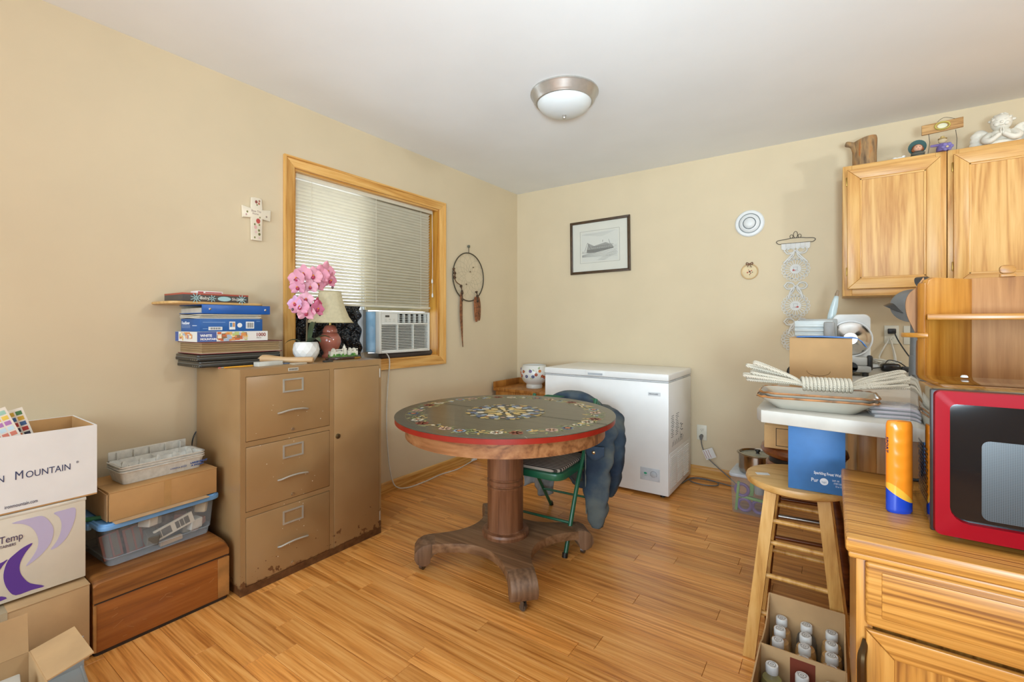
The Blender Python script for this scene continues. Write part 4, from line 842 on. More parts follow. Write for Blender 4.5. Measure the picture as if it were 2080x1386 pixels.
for cy_ in (.575, .32, .085):
    q = MB(); q.lathe([(.0001, .0016), (.033, .0016), (.033, 0), (.0001, 0)], 28, (0, cy_, 0)); ring(q, 0, cy_, .064, .068, 40)
    for k in range(20):
        a = 2*PI*k/20; c, s = math.cos(a), math.sin(a); q.tr((0, cy_, 0), rz=a).box(.032, .066, -.0022, .0022, 0, .0014); q.tr()
        ring(q, .076*c, cy_+.076*s, .0075, .0115, 10)
    dob = q.obj('doily', LAC, lh, 0)
    pr_ = MB().color('#8d8a84'); 
    for qq in ((-.014, .014, .012, .0135), (-.012, -.0105, -.006, .012), (.0105, .012, -.006, .012), (-.012, .012, -.0075, -.006), (-.018, .018, -.014, -.0125)): pr_.box(qq[0], qq[1], cy_+qq[2], cy_+qq[3], .0016, .002)
    s_ = -1 if cy_ > .5 else 1
    pr_.color('#c0564f').tr((s_*.012, cy_-.008, .0018)).lathe([(.0001, .0006), (.007, 0)], 8); pr_.color('#cf8f88').tr((s_*.004, cy_-.010, .0018)).lathe([(.0001, .0006), (.005, 0)], 8); pr_.tr()
    pr_.obj('teacup_print', PRINT, dob, 0)
for cy_, w_ in ((.695, .1), (.45, .06), (.2, .06)):
    q = MB()
    for s_ in (-1, 1):
        for kk, (wx, wy) in enumerate(((.03, .024), (.022, .016))):
            q.tube([(s_*(.008+wx)+s_*wx*math.cos(2*PI*k/18), cy_+.01+wy*math.sin(2*PI*k/18)*(1 if s_*math.cos(2*PI*k/18) > -.6 else .5), .001) for k in range(18)], .0045-.002*kk, 6, True)
        q.tube(spline([(s_*.006, cy_, .001), (s_*.03, cy_-.03, .001), (s_*w_*.7, cy_-.075, .001)], 4), .006, 6); q.tube(spline([(s_*.006, cy_, .001), (s_*.015, cy_-.03, .001), (s_*.045, cy_-.06, .001)], 4), .004, 6)
    q.ball((0, cy_+.005, .001), .008, n=8, m=6); q.obj('lace_bow', LAC, lh)
q = MB()
for k in range(6): q.prism([(-.085+k*.0285, .755), (-.0575+k*.0285, .755), (-.0575+k*.0285, .722), (-.066+k*.0285, .712), (-.076+k*.0285, .712), (-.085+k*.0285, .722)], 0, .0015, 'xy')
q.obj('lace_heading', LAC, lh, 0)

def outlet(label, loc, duplex=True):
    t = thing('wall_outlet', label, 'outlet', loc, rot=(PI/2, 0, 0)); OW = plain('outlet_plate', '#ded8c6', .4, var=.01)
    MB().box(-.036, .036, -.058, .058, 0, .006, .003).obj('plate', OW, t)
    if duplex:
        for s in (-1, 1):
            r = MB(); r.prism(rrect(-.017, .017, s*.022-.014, s*.022+.014, .008), .006, .008, 'xy'); ro = r.obj('receptacle', OW, t, 0)
            sl_ = MB(); 
            for xx in (-.007, .006): sl_.box(xx, xx+.0016, s*.022-.003, s*.022+.006, .008, .0083)
            sl_.cyl((0, s*.022-.008, .008), (0, s*.022-.008, .0083), .0022, n=8); sl_.obj('slot', BLACK, ro, 0)
    else:
        MB().box(-.006, .006, -.012, .012, .006, .014, .002).obj('toggle', OW, t)
    return t
outlet('cream outlet low on the back wall beside the freezer', (1.715, -.0005, .34))
outlet('cream outlet above the counter with a black plug in it', (2.844, -.0005, 1.107)); outlet('cream blank switch plate beside the hutch above the counter', (2.938, -.0005, 1.105), False)

cl = thing('ceiling_light', 'flush ceiling light with nickel ring and frosted glass bowl', 'ceiling light', (1.33, -1.505, RH))
MB().lathe([(.185, 0), (.186, -.008), (.180, -.014), (.165, -.045), (.160, -.05), (.156, -.056), (.148, -.058)], 56, caps=False).obj('ring', plain('nickel_brushed', '#b9b5ae', .3, .7, .03, 30), cl)
MB().lathe([(.149, -.05), (.146, -.062), (.13, -.085), (.10, -.105), (.06, -.118), (.02, -.123), (0, -.1235)], 56).obj('glass_bowl', plain('frosted_glass', '#d6d8d6', .35, var=.005), cl)
MB().lathe([(0, -.142), (.008, -.140), (.011, -.134), (.009, -.127), (.013, -.122)], 20).obj('finial', plain('nickel_brushed', '#b9b5ae', .3, .7, .03, 30), cl)
# ------------------------------------------------------------------ painted pedestal table
TC = (1.205, -1.885); TR = .535; TZ = .74
tb = thing('pedestal_table', 'round black painted pedestal table with flower wreath and red edge', 'table', (*TC, 0), math.radians(1))
TBK = wood('table_black_paint', '#3a382c', '#434134', '#4c4a3c', 'X', .28, 1.2, .6, .02, coat=.2, bmp=.04)
TWD = wood('table_walnut', '#5f3a22', '#7d5135', '#8d6245', 'Z', .42, .9, .8, .02, bmp=.08)
TWX = wood('table_apron_wood', '#6f4324', '#97633a', '#aa774b', 'X', .45, .9, 1.0, .02)
for s in (-1, 1):
    half = [(TR*math.cos(a), s*.0008+s*TR*math.sin(a)) for a in [PI*k/48 for k in range(49)]]
    MB().prism(half, TZ-.004, TZ, 'xy', .0015).obj('top_half', TBK, tb, 0)
    h2 = [(.533*math.cos(a), s*.0006+s*.533*math.sin(a)) for a in [PI*k/48 for k in range(49)]]
    MB().prism(h2, TZ-.026, TZ-.004, 'xy').obj('edge_band', plain('edge_red_paint', '#8c1f12', .35, var=.06, scale=20), tb, 30)
def arc_panel(a0, a1, r0, r1, z0, z1, n=40):
    q = MB(); q.lathe([(r0, z0), (r1, z0), (r1, z1), (r0, z1), (r0, z0)], n, (0, 0, 0), a0, a1); return q
for s in (0, 1): arc_panel(PI*s+.03, PI*(s+1)-.03, .465, .485, .645, TZ-.026).obj('apron', TWX, tb, 30)
for s in (0, 1): arc_panel(PI*s-.029, PI*s+.029, .464, .4855, .645, TZ-.026, 4).obj('apron_block', TWD, tb, 30)
MB().box(-.44, .44, -.06, .06, .66, TZ-.027).obj('runner', TWD, tb, 0)
MB().lathe([(.115, .14), (.117, .155), (.112, .165), (.092, .168), (.088, .172), (.088, .37), (.090, .374), (.090, .382), (.084, .386), (.084, .391), (.090, .395), (.090, .412), (.084, .416), (.084, .421), (.089, .425), (.089, .645), (.12, .66)], 48).obj('column', TWD, tb, 30)
out = []; fe = [PI/4+PI/2*k for k in range(4)]
for k in range(4):
    f0, f1 = fe[k], fe[(k+1) % 4]
    d0, n0 = Vector((math.cos(f0), math.sin(f0))), Vector((-math.sin(f0), math.cos(f0))); d1, n1 = Vector((math.cos(f1), math.sin(f1))), Vector((-math.sin(f1), math.cos(f1)))
    a, b_ = d0*.36+n0*.06, d1*.36-n1*.06; c = (d0+d1)*.055
    out.append(tuple(d0*.36-n0*.06))
    for i in range(13): t = i/12; out.append(tuple(a*(1-t)**2+c*2*t*(1-t)+b_*t*t))
    out.pop() if False else None
pts = []
for p in out:
    if not pts or math.hypot(p[0]-pts[-1][0], p[1]-pts[-1][1]) > 1e-4: pts.append(p)
if math.hypot(pts[0][0]-pts[-1][0], pts[0][1]-pts[-1][1]) < 1e-4: pts.pop()
MB().prism(pts, .098, .14, 'xy', .002).obj('platform', wood('table_platform', '#5f4128', '#7f5c3e', '#8f6d4e', 'X', .5, .9, .8, .02), tb, 30)
prof = [(.345, .14), (.37, .141), (.40, .136), (.425, .122), (.44, .10), (.442, .075), (.43, .052), (.408, .04), (.385, .04), (.37, .052), (.366, .072), (.355, .088), (.335, .097), (.345, .12)]
for k in range(4):
    ft = MB(); ft.tr(rz=fe[k]).prism(prof, -.057, .057, 'xz', .002); fo = ft.tr().obj('foot', wood('table_foot', '#58402e', '#75573f', '#866850', 'Z', .5, .9, .8, .02), tb, 30)
    cs = MB(); cs.tr((.405*math.cos(fe[k]), .405*math.sin(fe[k]), 0), rz=fe[k]+.8); cs.cyl((0, -.009, .015), (0, .009, .015), .015, n=18); cs.box(-.008, .008, -.012, -.01, .012, .042); cs.box(-.008, .008, .01, .012, .012, .042); cs.tr().obj('caster', metal('caster_steel', '#7d7a78', .4), fo)
# painted wreath and medallion (thin paint layers)
rp = random.Random(21); CREAM, RUST, ORG, BLUE, SKY, YEL, GRN, PINKC = '#d9ccb2', '#8a3f2c', '#bf6a35', '#4c5f7e', '#8fa3b5', '#c9a964', '#7d8350', '#c9a391'
def dot(mb, x_, y_, r, c, n=8, z_=0): mb.color(c).tr((x_, y_, TZ+.0001+z_)).lathe([(.0001, .0004), (r, .0002)], n); mb.tr()
def petal(mb, x_, y_, a, ln, w_, c, z_=0): mb.color(c).tr((x_, y_, TZ+.0001+z_), rz=a).prism([(0, 0), (ln*.35, w_), (ln*.8, w_*.8), (ln, 0), (ln*.8, -w_*.8), (ln*.35, -w_)], 0, .0003, 'xy'); mb.tr()
wr = MB()
for rr_ in (.484, .398):
    wr.color('#8c8058').lathe([(rr_-.0008, TZ+.0004), (rr_+.0008, TZ+.0004)], 120)
for k in range(260):
    a = rp.random()*2*PI; r = .44+(rp.random()-.5)*.06; petal(wr, r*math.cos(a), r*math.sin(a), rp.random()*6.3, .024+.022*rp.random(), .005, rp.choice((GRN, '#9a9a66', '#6d7a52', YEL)), .0001)
for k in range(36):
    a = 2*PI*k/36; r = .441+.010*math.sin(k*2.1); x_, y_ = r*math.cos(a), r*math.sin(a); kind = k % 6
    if kind in (0, 3):
        for i in range(6): petal(wr, x_, y_, 2*PI*i/6, .030, .012, CREAM if kind == 0 else PINKC, .0002)
        dot(wr, x_, y_, .006, ORG if kind == 0 else YEL, z_=.0005)
    elif kind == 1:
        for i in range(5): petal(wr, x_, y_, 2*PI*i/5, .032, .016, RUST, .0002)
    elif kind == 4:
        for i in range(8): petal(wr, x_, y_, 2*PI*i/8, .028, .010, BLUE if k % 4 else SKY, .0002)
        dot(wr, x_, y_, .013, ORG, z_=.0005)
    else:
        for i in range(5): petal(wr, x_+(rp.random()-.5)*.02, y_+(rp.random()-.5)*.02, rp.random()*6.3, .02, .009, rp.choice((SKY, YEL, CREAM)), .0002)
wr.obj('painted_wreath', vcol(.35, 'folk_paint'), tb, 0)
md = MB()
md.color('#6f6a48').lathe([(.0001, TZ+.0002), (.2, TZ+.0002)], 60)
md.color('#3f4034').lathe([(.0001, TZ+.0004), (.197, TZ+.0004)], 60)
for n_, r0, ln, w_, c in ((16, .165, .034, .014, YEL), (16, .145, .03, .012, GRN), (12, .135, .045, .022, BLUE), (12, .115, .035, .014, SKY), (8, .10, .045, .02, CREAM), (8, .105, .03, .012, '#6d7fa0'), (12, .06, .05, .014, YEL), (8, .03, .06, .012, '#d9bd7a'), (8, .02, .03, .008, CREAM)):
    for i in range(n_):
        a = 2*PI*(i+.5*(n_ % 16 == 12))/n_; petal(md, r0*math.cos(a), r0*math.sin(a), a, ln, w_, c, .0004+.0001*(9-r0*40))
for i in range(12): a = 2*PI*i/12; dot(md, .155*math.cos(a), .155*math.sin(a), .01, ORG if i % 3 == 0 else (PINKC if i % 3 == 1 else SKY), 9, .0016)
for i in range(24): a = 2*PI*(i+.5)/24; dot(md, .185*math.cos(a), .185*math.sin(a), .009, (YEL, SKY, BLUE)[i % 3], 8, .0012)
dot(md, 0, 0, .014, '#d9b46a', 12, .002)
md.obj('painted_medallion', vcol(.35, 'folk_paint'), tb, 0)
MB().box(-TR+.004, TR-.004, -.0013, .0013, TZ+.0022, TZ+.0024).obj('leaf_seam', plain('seam_dark', '#15140f', .6), tb, 0)
MB().box(-.0005, .0005, -.014, .014, 0, .0003).obj('paint_chip', plain('chip_white', '#d9d4c6', .7), tb, 0, loc=(.36, -.385, TZ+.0002), rot=(0, 0, .9))

# ------------------------------------------------------------------ green folding chair and denim jacket
GRM = plain('chair_green_enamel', '#1f5a3e', .3, var=.05)
ch = thing('folding_chair', 'green metal folding chair with striped padded seat behind the table', 'chair', (1.225, -1.40, 0), .06)
st = MB(); st.prism(rrect(-.195, .195, -.36, .03, .06), .392, .428, 'xy', .006); st.obj('seat_frame', GRM, ch)
STR, nt, b = newmat('seat_stripe_fabric'); b.inputs['Roughness'].default_value = .9
v = coords(nt, (1, 1, 1), False); wv = N(nt, 'ShaderNodeTexWave', wave_type='BANDS', bands_direction='Y'); wv.inputs['Scale'].default_value = 14; nt.links.new(v, wv.inputs['Vector']); nt.links.new(ramp(nt, wv.outputs[0], [(.35, '#3c342c'), (.65, '#a8998a')]), b.inputs['Base Color'])
MB().prism(rrect(-.18, .18, -.345, .015, .05), .428, .446, 'xy', .007).obj('seat_pad', STR, ch)
for s in (-1, 1):
    MB().tube(spline([(s*.19, -.30, .0), (s*.195, -.17, .30), (s*.2, -.06, .50), (s*.2, .10, .74)], 6), .0115, 10).obj('side_tube', GRM, ch)
    MB().tube(spline([(s*.17, .27, 0), (s*.175, .08, .25), (s*.178, -.06, .42)], 6), .010, 10).obj('rear_leg', GRM, ch)
    MB().cyl((s*.19, -.304, -.0), (s*.19, -.297, .022), .0145, n=12).obj('rubber_foot', BLACK, ch); MB().cyl((s*.17, .272, 0), (s*.17, .262, .022), .0135, n=12).obj('rubber_foot', BLACK, ch)
MB().tube([(-.172, .16, .14), (.172, .16, .14)], .007, 8).obj('cross_bar', GRM, ch); MB().tube([(-.19, -.235, .15), (.19, -.235, .15)], .007, 8).obj('cross_bar', GRM, ch)
MB().prism(rrect(-.2, .2, .53, .74, .05), -.008, .008, 'xz', .003).obj('backrest', GRM, ch, loc=(0, .055, .0), rot=(-.18, 0, 0))
# jacket: body hung over the backrest, one long sleeve panel falling beside the seat
DEN, nt, b = newmat('denim_faded'); b.inputs['Roughness'].default_value = .9
v = coords(nt, (1, 1, 1), False); n1 = N(nt, 'ShaderNodeTexNoise'); n1.inputs['Scale'].default_value = 5; n1.inputs['Detail'].default_value = 5; nt.links.new(v, n1.inputs['Vector'])
n2 = N(nt, 'ShaderNodeTexNoise'); n2.inputs['Scale'].default_value = 160; nt.links.new(v, n2.inputs['Vector'])
nt.links.new(ramp(nt, n1.outputs[0], [(.34, '#1a2638'), (.5, '#34424f'), (.66, '#5c605c')]), b.inputs['Base Color']); bump(nt, b, n2.outputs[0], .4, .001)
jk = thing('denim_jacket', 'faded denim jacket hung over the back of the green chair', 'jacket', (1.235, -1.30, .10))
def wr_(u, v, k=1): return .007*math.sin(u*17+3*math.sin(v*4))+.006*math.sin(v*19+u*7)+.004*math.sin((u+v)*41*k)
bodyj = MB()
def jb_(u, v):
    # u around from front-left over the top to the back; v along width
    w_ = lerp(-.215, .195, v); dome = .64+.012-.16*abs(v-.5)**2.2*2.4
    if u < .3: t = u/.3; y_ = lerp(.015, .085, t); z_ = lerp(.52, dome, t)
    elif u < .4: t = (u-.3)/.1; y_ = lerp(.085, .145, t); z_ = dome+.012*math.sin(t*PI)
    else: t = (u-.4)/.6; y_ = lerp(.145, .20+.03*math.sin(v*9), t); z_ = lerp(dome, .10+.03*math.sin(v*11), t); w_ *= 1-.1*t
    return (w_, y_+wr_(u, v)*(.4 if u < .4 else 1.6), z_)
bodyj.grid(jb_, 60, 36); o = bodyj.obj('body', DEN, jk, 60); so = o.modifiers.new('s', 'SOLIDIFY'); so.thickness = .005
def limb(path, rad, flat, name, seed):
    P = spline(path, 14); n = len(P); q = MB(); vs = []; m = 36
    rp_ = random.Random(seed); ph = rp_.random()*6
    for i, p in enumerate(P):
        t = i/(n-1); j = t*(len(rad)-1); k = min(int(j), len(rad)-2); rx_ = lerp(rad[k][0], rad[k+1][0], j-k); ry_ = lerp(rad[k][1], rad[k+1][1], j-k)
        for a in range(m):
            th = 2*PI*a/m; w_ = 1+.09*math.sin(t*30+3*math.sin(th)+ph)*(.5+.5*math.sin(th*2+ph))+.05*math.sin(t*55+th*2)+.06*math.sin(th*4+t*5)
            vs.append((p.x+rx_*w_*math.cos(th+flat), p.y+ry_*w_*math.sin(th+flat), p.z))
    fs = [(i*m+a, i*m+(a+1) % m, (i+1)*m+(a+1) % m, (i+1)*m+a) for i in range(n-1) for a in range(m)]; fs += [tuple(range(m))[::-1], tuple((n-1)*m+a for a in range(m))]
    q.add(vs, fs); return q.obj(name, DEN, jk, 70)
limb([(.20, .02, .57), (.25, -.06, .50), (.26, -.12, .39), (.26, -.15, .25), (.27, -.17, .10), (.278, -.18, .0)], [(.05, .06), (.082, .055), (.084, .045), (.078, .042), (.066, .038), (.03, .03)], 0, 'front_panel', 1)
limb([(.16, .11, .59), (.24, .10, .55), (.29, .04, .46), (.315, .0, .36), (.31, -.02, .22), (.29, -.03, .12)], [(.05, .05), (.06, .06), (.055, .06), (.045, .055), (.038, .045), (.02, .025)], 0, 'sleeve', 2)
limb([(-.16, .16, .45), (-.18, .20, .3), (-.1, .24, .13), (-.02, .24, .03)], [(.06, .03), (.07, .03), (.06, .03), (.04, .025)], 0, 'sleeve', 3)
q = MB(); q.grid(lambda u, v: (.207+.11*u, -.174-.014*math.sin(u*3)+.002*math.sin(u*30), .425-.05*v-(.024*math.sin(u*PI) if v > .5 else 0)*v), 10, 4); o = q.obj('pocket_flap', plain('denim_flap', '#3a4a5c', .9), jk, 60); o.modifiers.new('s', 'SOLIDIFY').thickness = .004
MB().lathe([(.0, .005), (.006, .0045), (.0095, .002), (.0095, 0)], 18).obj('button', metal('brass_button', '#c9b48a', .3), jk, loc=(.262, -.190, .392), rot=(PI/2, 0, .2))
q = MB(); q.tube([(.20, -.158, .47), (.21, -.178, .33), (.215, -.188, .20), (.225, -.20, .06)], .003, 6); q.obj('seam', plain('seam_tan', '#6f6f63', .9), jk)
for k in range(2): MB().ball((-.05+.03*k, .19, .16), .004, n=8, m=5).obj('rivet', metal('rivet_silver', '#cfcfd0', .3), jk)
pg = MB()
pg.grid(lambda u, v: (lerp(-.03, .19, v)-.0, .02+.04*math.sin(v*7)+.01*math.sin(u*9+v*22), lerp(.30, .02+.02*math.sin(v*6), u)), 20, 30)
o = pg.obj('grey_garment', plain('cloth_grey_cream', '#8d8a86', .9, var=.1), loc=(.86, -1.17, .06), smooth=70); o.modifiers.new('s', 'SOLIDIFY').thickness = .006; tag(o, 'pale grey cloth garment hanging low behind the green chair seat', 'garment')

# ------------------------------------------------------------------ chest freezer
fz = thing('chest_freezer', 'white chest freezer against the back wall', 'freezer', (1.163, -.325, 0))
FW = plain('freezer_enamel', '#efede9', .32, var=.006)
X, Y0, Y1 = .478, -.298, .29
MB().box(-X, X, Y0, Y1, .018, .778, .006).obj('cabinet', FW, fz)
MB().box(-X-.001, X+.001, Y0-.002, Y1+.002, .779, .788, .003).obj('gasket', plain('freezer_gasket', '#c9cbcc', .5), fz)
lid_ = MB(); lid_.box(-X-.002, X+.002, Y0-.006, Y1+.004, .789, .836, .008, 3); lo_ = lid_.obj('lid', FW, fz)
h = MB(); h.box(-.125, .03, Y0-.012, Y0-.005, .795, .834, .004); ho = h.obj('lid_handle', FW, lo_)
MB().box(-.105, .01, Y0-.0125, Y0-.0115, .801, .816, .0003, 1).obj('grip_recess', plain('recess_grey', '#b2b6ba', .5), ho)
MB().box(.34, .425, Y0-.0015, Y0, .685, .71).obj('badge', plain('badge_white', '#e3e4e4', .3), fz, 0)
q = MB().color('#4f5256'); q.T = Matrix.Translation((.346, Y0-.0016, .693)) @ Matrix.Rotation(PI/2, 4, 'X'); q.text('FRIGIDAIRE', .0125, extrude=.0003, sx=.98, bold=.0002); q.T = Matrix(); q.obj('printed_text', PRINT, fz, 0)
cp = MB().box(.285, .42, Y0-.003, Y0, .105, .19, .0015).obj('control_panel', plain('panel_grey_white', '#cdd0d4', .35), fz)
MB().lathe([(.019, 0), (.019, .004), (.016, .006), (0, .0062)], 28).obj('dial', plain('dial_grey', '#c0c4c8', .35), cp, loc=(.378, Y0-.003, .15), rot=(PI/2, 0, 0))
MB().tube([(.378+.0225*math.cos(a), Y0-.0035, .15+.0225*math.sin(a)) for a in [-.6+4.3*k/24 for k in range(25)]], .0009, 4).obj('dial_ring', plain('dial_ink', '#5b6066', .5), cp)
q = MB().color('#2f9f78'); q.T = Matrix.Translation((.322, Y0-.0032, .152)) @ Matrix.Rotation(PI/2, 4, 'X'); q.lathe([(.0001, .0008), (.011, 0)], 16, sx=1, sy=.65); q.T = Matrix(); q.box(.314, .33, Y0-.0034, Y0-.003, .137, .139); q.obj('power_light', PRINT, cp, 0)
# side: printed labels, louvre panel
q = MB().color('#5f6468'); rl_ = random.Random(4)
for k in range(24):
    yy = -.24+.013*(k % 2)+(.0 if k < 12 else .11); zz = .40+.013*(k % 12); q.box(X, X+.0004, yy, yy+.045+.03*rl_.random(), zz, zz+.004)
q.color('#474c50')
for k in range(9): q.box(X, X+.0004, -.04+rl_.random()*.05, -.02+rl_.random()*.09, .36+k*.012, .366+k*.012)
for k in range(13): q.tr((X, -.22+.022*k, .335), rx=-.35+.5*(k % 3-1)*.5).box(0, .0004, 0, .003, 0, .038-.006*(k % 2))
q.tr(); q.obj('side_label_print', PRINT, fz, 0)
MB().box(X-.002, X+.002, Y0+.02, Y1-.02, .03, .30, .002).obj('vent_panel', FW, fz)
lm = MB().prism([(0, 0), (.004, .004), (0, .008)], 0, .13, 'xz').mesh('vent_louver', FW, 0)
for c in range(3):
    for k in range(16):
        o = bpy.data.objects.new('vent_louver', lm); COL.objects.link(o); o.parent = fz; o.location = (X+.002, -.255+c*.165, .06+k*.0138)
for sx_ in (-1, 1):
    for yy in (Y0+.04, Y1-.04): MB().cyl((sx_*(X-.05), yy, 0), (sx_*(X-.05), yy, .02), .018, n=14).obj('foot', BLACK, fz)
cd = thing('freezer_cord', 'grey freezer power cord looped on the floor below the outlet', 'cord', (0, 0, 0)); GC = plain('cord_grey', '#6d6a66', .5)
MB().tube(spline([(1.715, -.03, .30), (1.72, -.035, .26), (1.735, -.04, .215), (1.77, -.045, .16), (1.83, -.05, .11), (1.90, -.06, .06), (1.97, -.09, .012), (1.93, -.11, .006), (1.85, -.09, .006), (1.75, -.075, .006), (1.68, -.09, .006), (1.655, -.14, .006), (1.70, -.19, .006), (1.79, -.2, .006), (1.855, -.16, .006), (1.84, -.11, .013), (1.76, -.085, .014), (1.69, -.09, .012), (1.655, -.14, .012), (1.63, -.26, .006), (1.62, -.29, .02)], 7), .0042, 7).obj('cable', GC, cd)
q = MB(); q.tube([(1.715, -.008, .318), (1.715, -.03, .316), (1.715, -.034, .29)], [.012, .014, .008], 10); q.obj('plug', GC, cd)
q = MB().color('#dcd9d4'); q.box(0, .075, -.001, 0, -.075, 0); q.color('#a33f34')
for k in range(3): q.box(.006+k*.016, .009+k*.016, -.0014, -.001, -.068, -.006)
q.obj('warning_tag', PRINT, cd, 0, loc=(1.728, -.052, .215), rot=(0, -.42, .1))

# ------------------------------------------------------------------ corner stand with planter
sd = thing('corner_stand', 'small wooden stand with tray top in the room corner', 'stand', (.315, -.225, 0))
SW = wood('stand_maple', '#8a521c', '#b27430', '#c58a44', 'Z', .4, 1.0, .8, .03)
a, b_ = .285, .205
MB().box(-a+.02, a-.02, -b_+.01, b_-.002, .0, .575, .003).obj('body', SW, sd)
MB().box(-a, a, -b_, b_, .575, .60, .004).obj('tray_floor', SW, sd)
for q in ((-a, a, b_-.015, b_), (-a, -a+.015, -b_, b_-.015), (a-.015, a, -b_, b_-.015)): MB().box(q[0], q[1], q[2], q[3], .60, .655, .003).obj('tray_rim', SW, sd)
for s in (-1, 1): MB().box(s*.13-.11, s*.13+.11, -b_+.004, -b_+.0102, .04, .54, .003).obj('door', SW, sd)
pl = thing('ceramic_planter', 'white ceramic planter with raised painted flowers on the corner stand', 'planter', (.335, -.22, .601))
MB().lathe([(.072, 0), (.074, .02), (.07, .03), (.068, .034), (.10, .06), (.118, .095), (.124, .13), (.118, .17), (.108, .195), (.105, .205), (.099, .205), (.10, .19), (.11, .15), (.09, .06), (0, .05)], 40).obj('pot', plain('planter_white_glaze', '#dedbd3', .25, var=.01), pl)
rq = random.Random(8)
for k in range(26):
    a = 2*PI*k/26+rq.random()*.15; zz = .085+.085*rq.random(); r = .122-.004*abs(zz-.13)/.04; c = rq.choice(('#a83a22', '#d9a43a', '#34477f', '#a83a22', '#5b4a8a', '#d9763a'))
    q = MB(); q.T = Matrix.Rotation(a, 4, 'Z') @ Matrix.Translation((r, 0, zz)) @ Matrix.Rotation(PI/2, 4, 'Y')
    q.color(c)
    for i in range(6): q.ball((.009*math.cos(i*PI/3), .009*math.sin(i*PI/3), .001), .0065, 1, 1, .5, 7, 4)
    q.color('#e0b050').ball((0, 0, .003), .004, n=7, m=4); q.T = Matrix(); q.obj('ceramic_flower', vcol(.3, 'glaze_colours'), pl)
for k in range(34):
    a = 2*PI*k/34+rq.random()*.1; zz = .075+.115*rq.random(); r = .1205-.006*abs(zz-.13)/.05; q = MB()
    q.T = Matrix.Rotation(a, 4, 'Z') @ Matrix.Translation((r, 0, zz)) @ Matrix.Rotation(PI/2, 4, 'Y') @ Matrix.Rotation(rq.random()*6, 4, 'Z'); q.ball((0, 0, 0), .011, 1.5, .8, .25, 8, 4); q.T = Matrix(); q.obj('ceramic_leaf', plain('glaze_leaf_%d' % (k % 2), ('#a9b487', '#c5c39a')[k % 2], .3), pl)
# ------------------------------------------------------------------ counter peninsula and wall cabinets
LAM = plain('laminate_white', '#bbb5aa', .35, var=.02, scale=25)
ct = MB(); ct.prism([(2.335, -.002), (2.335, -2.045), (2.352, -2.088), (2.70, -2.135), (3.25, -2.16), (3.25, -.65), (4.85, -.65), (4.85, -.002)], .862, .902, 'xy', .003)
cto = MB(); tag(ct.obj('countertop', LAM, smooth=30), 'white laminate countertop running out from the back wall', 'countertop')
bc = thing('base_cabinet', 'oak base cabinet under the white countertop', 'cabinet', (2.91, -.83, 0))
MB().box(-.29, .29, -.77, .82, .09, .86).obj('body', OAK, bc, 0); MB().box(-.25, .25, -.72, .82, 0, .09).obj('toe_kick', plain('toe_kick_dark', '#4a3520', .7), bc, 0)
for q in ((-.295, -.24), (.24, .295)): MB().box(q[0], q[1], -.785, -.77, .09, .86, .003).obj('stile', OAK, bc)
MB().box(-.24, .24, -.778, -.77, .10, .85, .003).obj('end_panel', OAK, bc)
b2 = thing('base_cabinet', 'oak base cabinet along the back wall right of the peninsula', 'cabinet', (4.05, -.31, 0)); MB().box(-.78, .8, -.28, .30, .09, .86).obj('body', OAK, b2, 0)
for k in range(3): MB().box(-.74+k*.51, -.27+k*.51, -.3, -.28, .13, .83, .004).obj('door', OAK, b2)
def wall_cab(x0, x1, label):
    t = thing('wall_cabinet', label, 'cabinet', (x0, -.302, 1.342)); w_ = x1-x0; h_ = .78
    MB().box(0, w_, 0, .3, 0, h_, .002).obj('carcass', OAK, t)
    for q in ((0, .045, 0, h_), (w_-.045, w_, 0, h_)): MB().box(q[0], q[1], -.018, 0, q[2], q[3], .002).obj('face_stile', OAK, t)
    for q in ((.045, w_-.045, 0, .05), (.045, w_-.045, h_-.05, h_)): MB().box(q[0], q[1], -.018, 0, q[2], q[3], .002).obj('face_rail', OAKX, t)
    d = thing_part(t, 'door'); a, b_, c, e = .022, w_-.026, .04, .752; s = .06
    for q, mt in ((((a, c), (a, e), (a+s, e-s), (a+s, c+s)), OAK), (((b_, c), (b_-s, c+s), (b_-s, e-s), (b_, e)), OAK), (((a, e), (b_, e), (b_-s, e-s), (a+s, e-s)), OAKX), (((a, c), (a+s, c+s), (b_-s, c+s), (b_, c)), OAKX)):
        MB().prism(list(q), -.038, -.019, 'xz', .004).obj('door_rail', mt, d)
    MB().box(a+s-.004, b_-s+.004, -.030, -.021, c+s-.004, e-s+.004).obj('door_panel', OAK, d, 0)
    for q in ((a+s-.001, b_-s+.001, e-s-.010, e-s+.001), (a+s-.001, b_-s+.001, c+s-.001, c+s+.010)): MB().box(q[0], q[1], -.0345, -.029, q[2], q[3], .003).obj('panel_bead', OAKX, d)
    for q in ((a+s-.001, a+s+.010), (b_-s-.010, b_-s+.001)): MB().box(q[0], q[1], -.0345, -.029, c+s, e-s, .003).obj('panel_bead', OAK, d)
    for zz in (.12, .66): MB().box(a-.006, a, -.028, -.02, zz, zz+.05, .002).obj('hinge', metal('hinge_brass', '#a88a4a', .35), d)
def thing_part(parent, name):
    o = bpy.data.objects.new(name, None); COL.objects.link(o); o.parent = parent; o.empty_display_size = .03; return o
wall_cab(2.59, 3.052, 'honey oak wall cabinet on the left, log and figurines on top'); wall_cab(3.056, 3.62, 'honey oak wall cabinet on the right under the praying angel'); wall_cab(3.624, 4.2, 'honey oak wall cabinet beyond the right edge of the view')

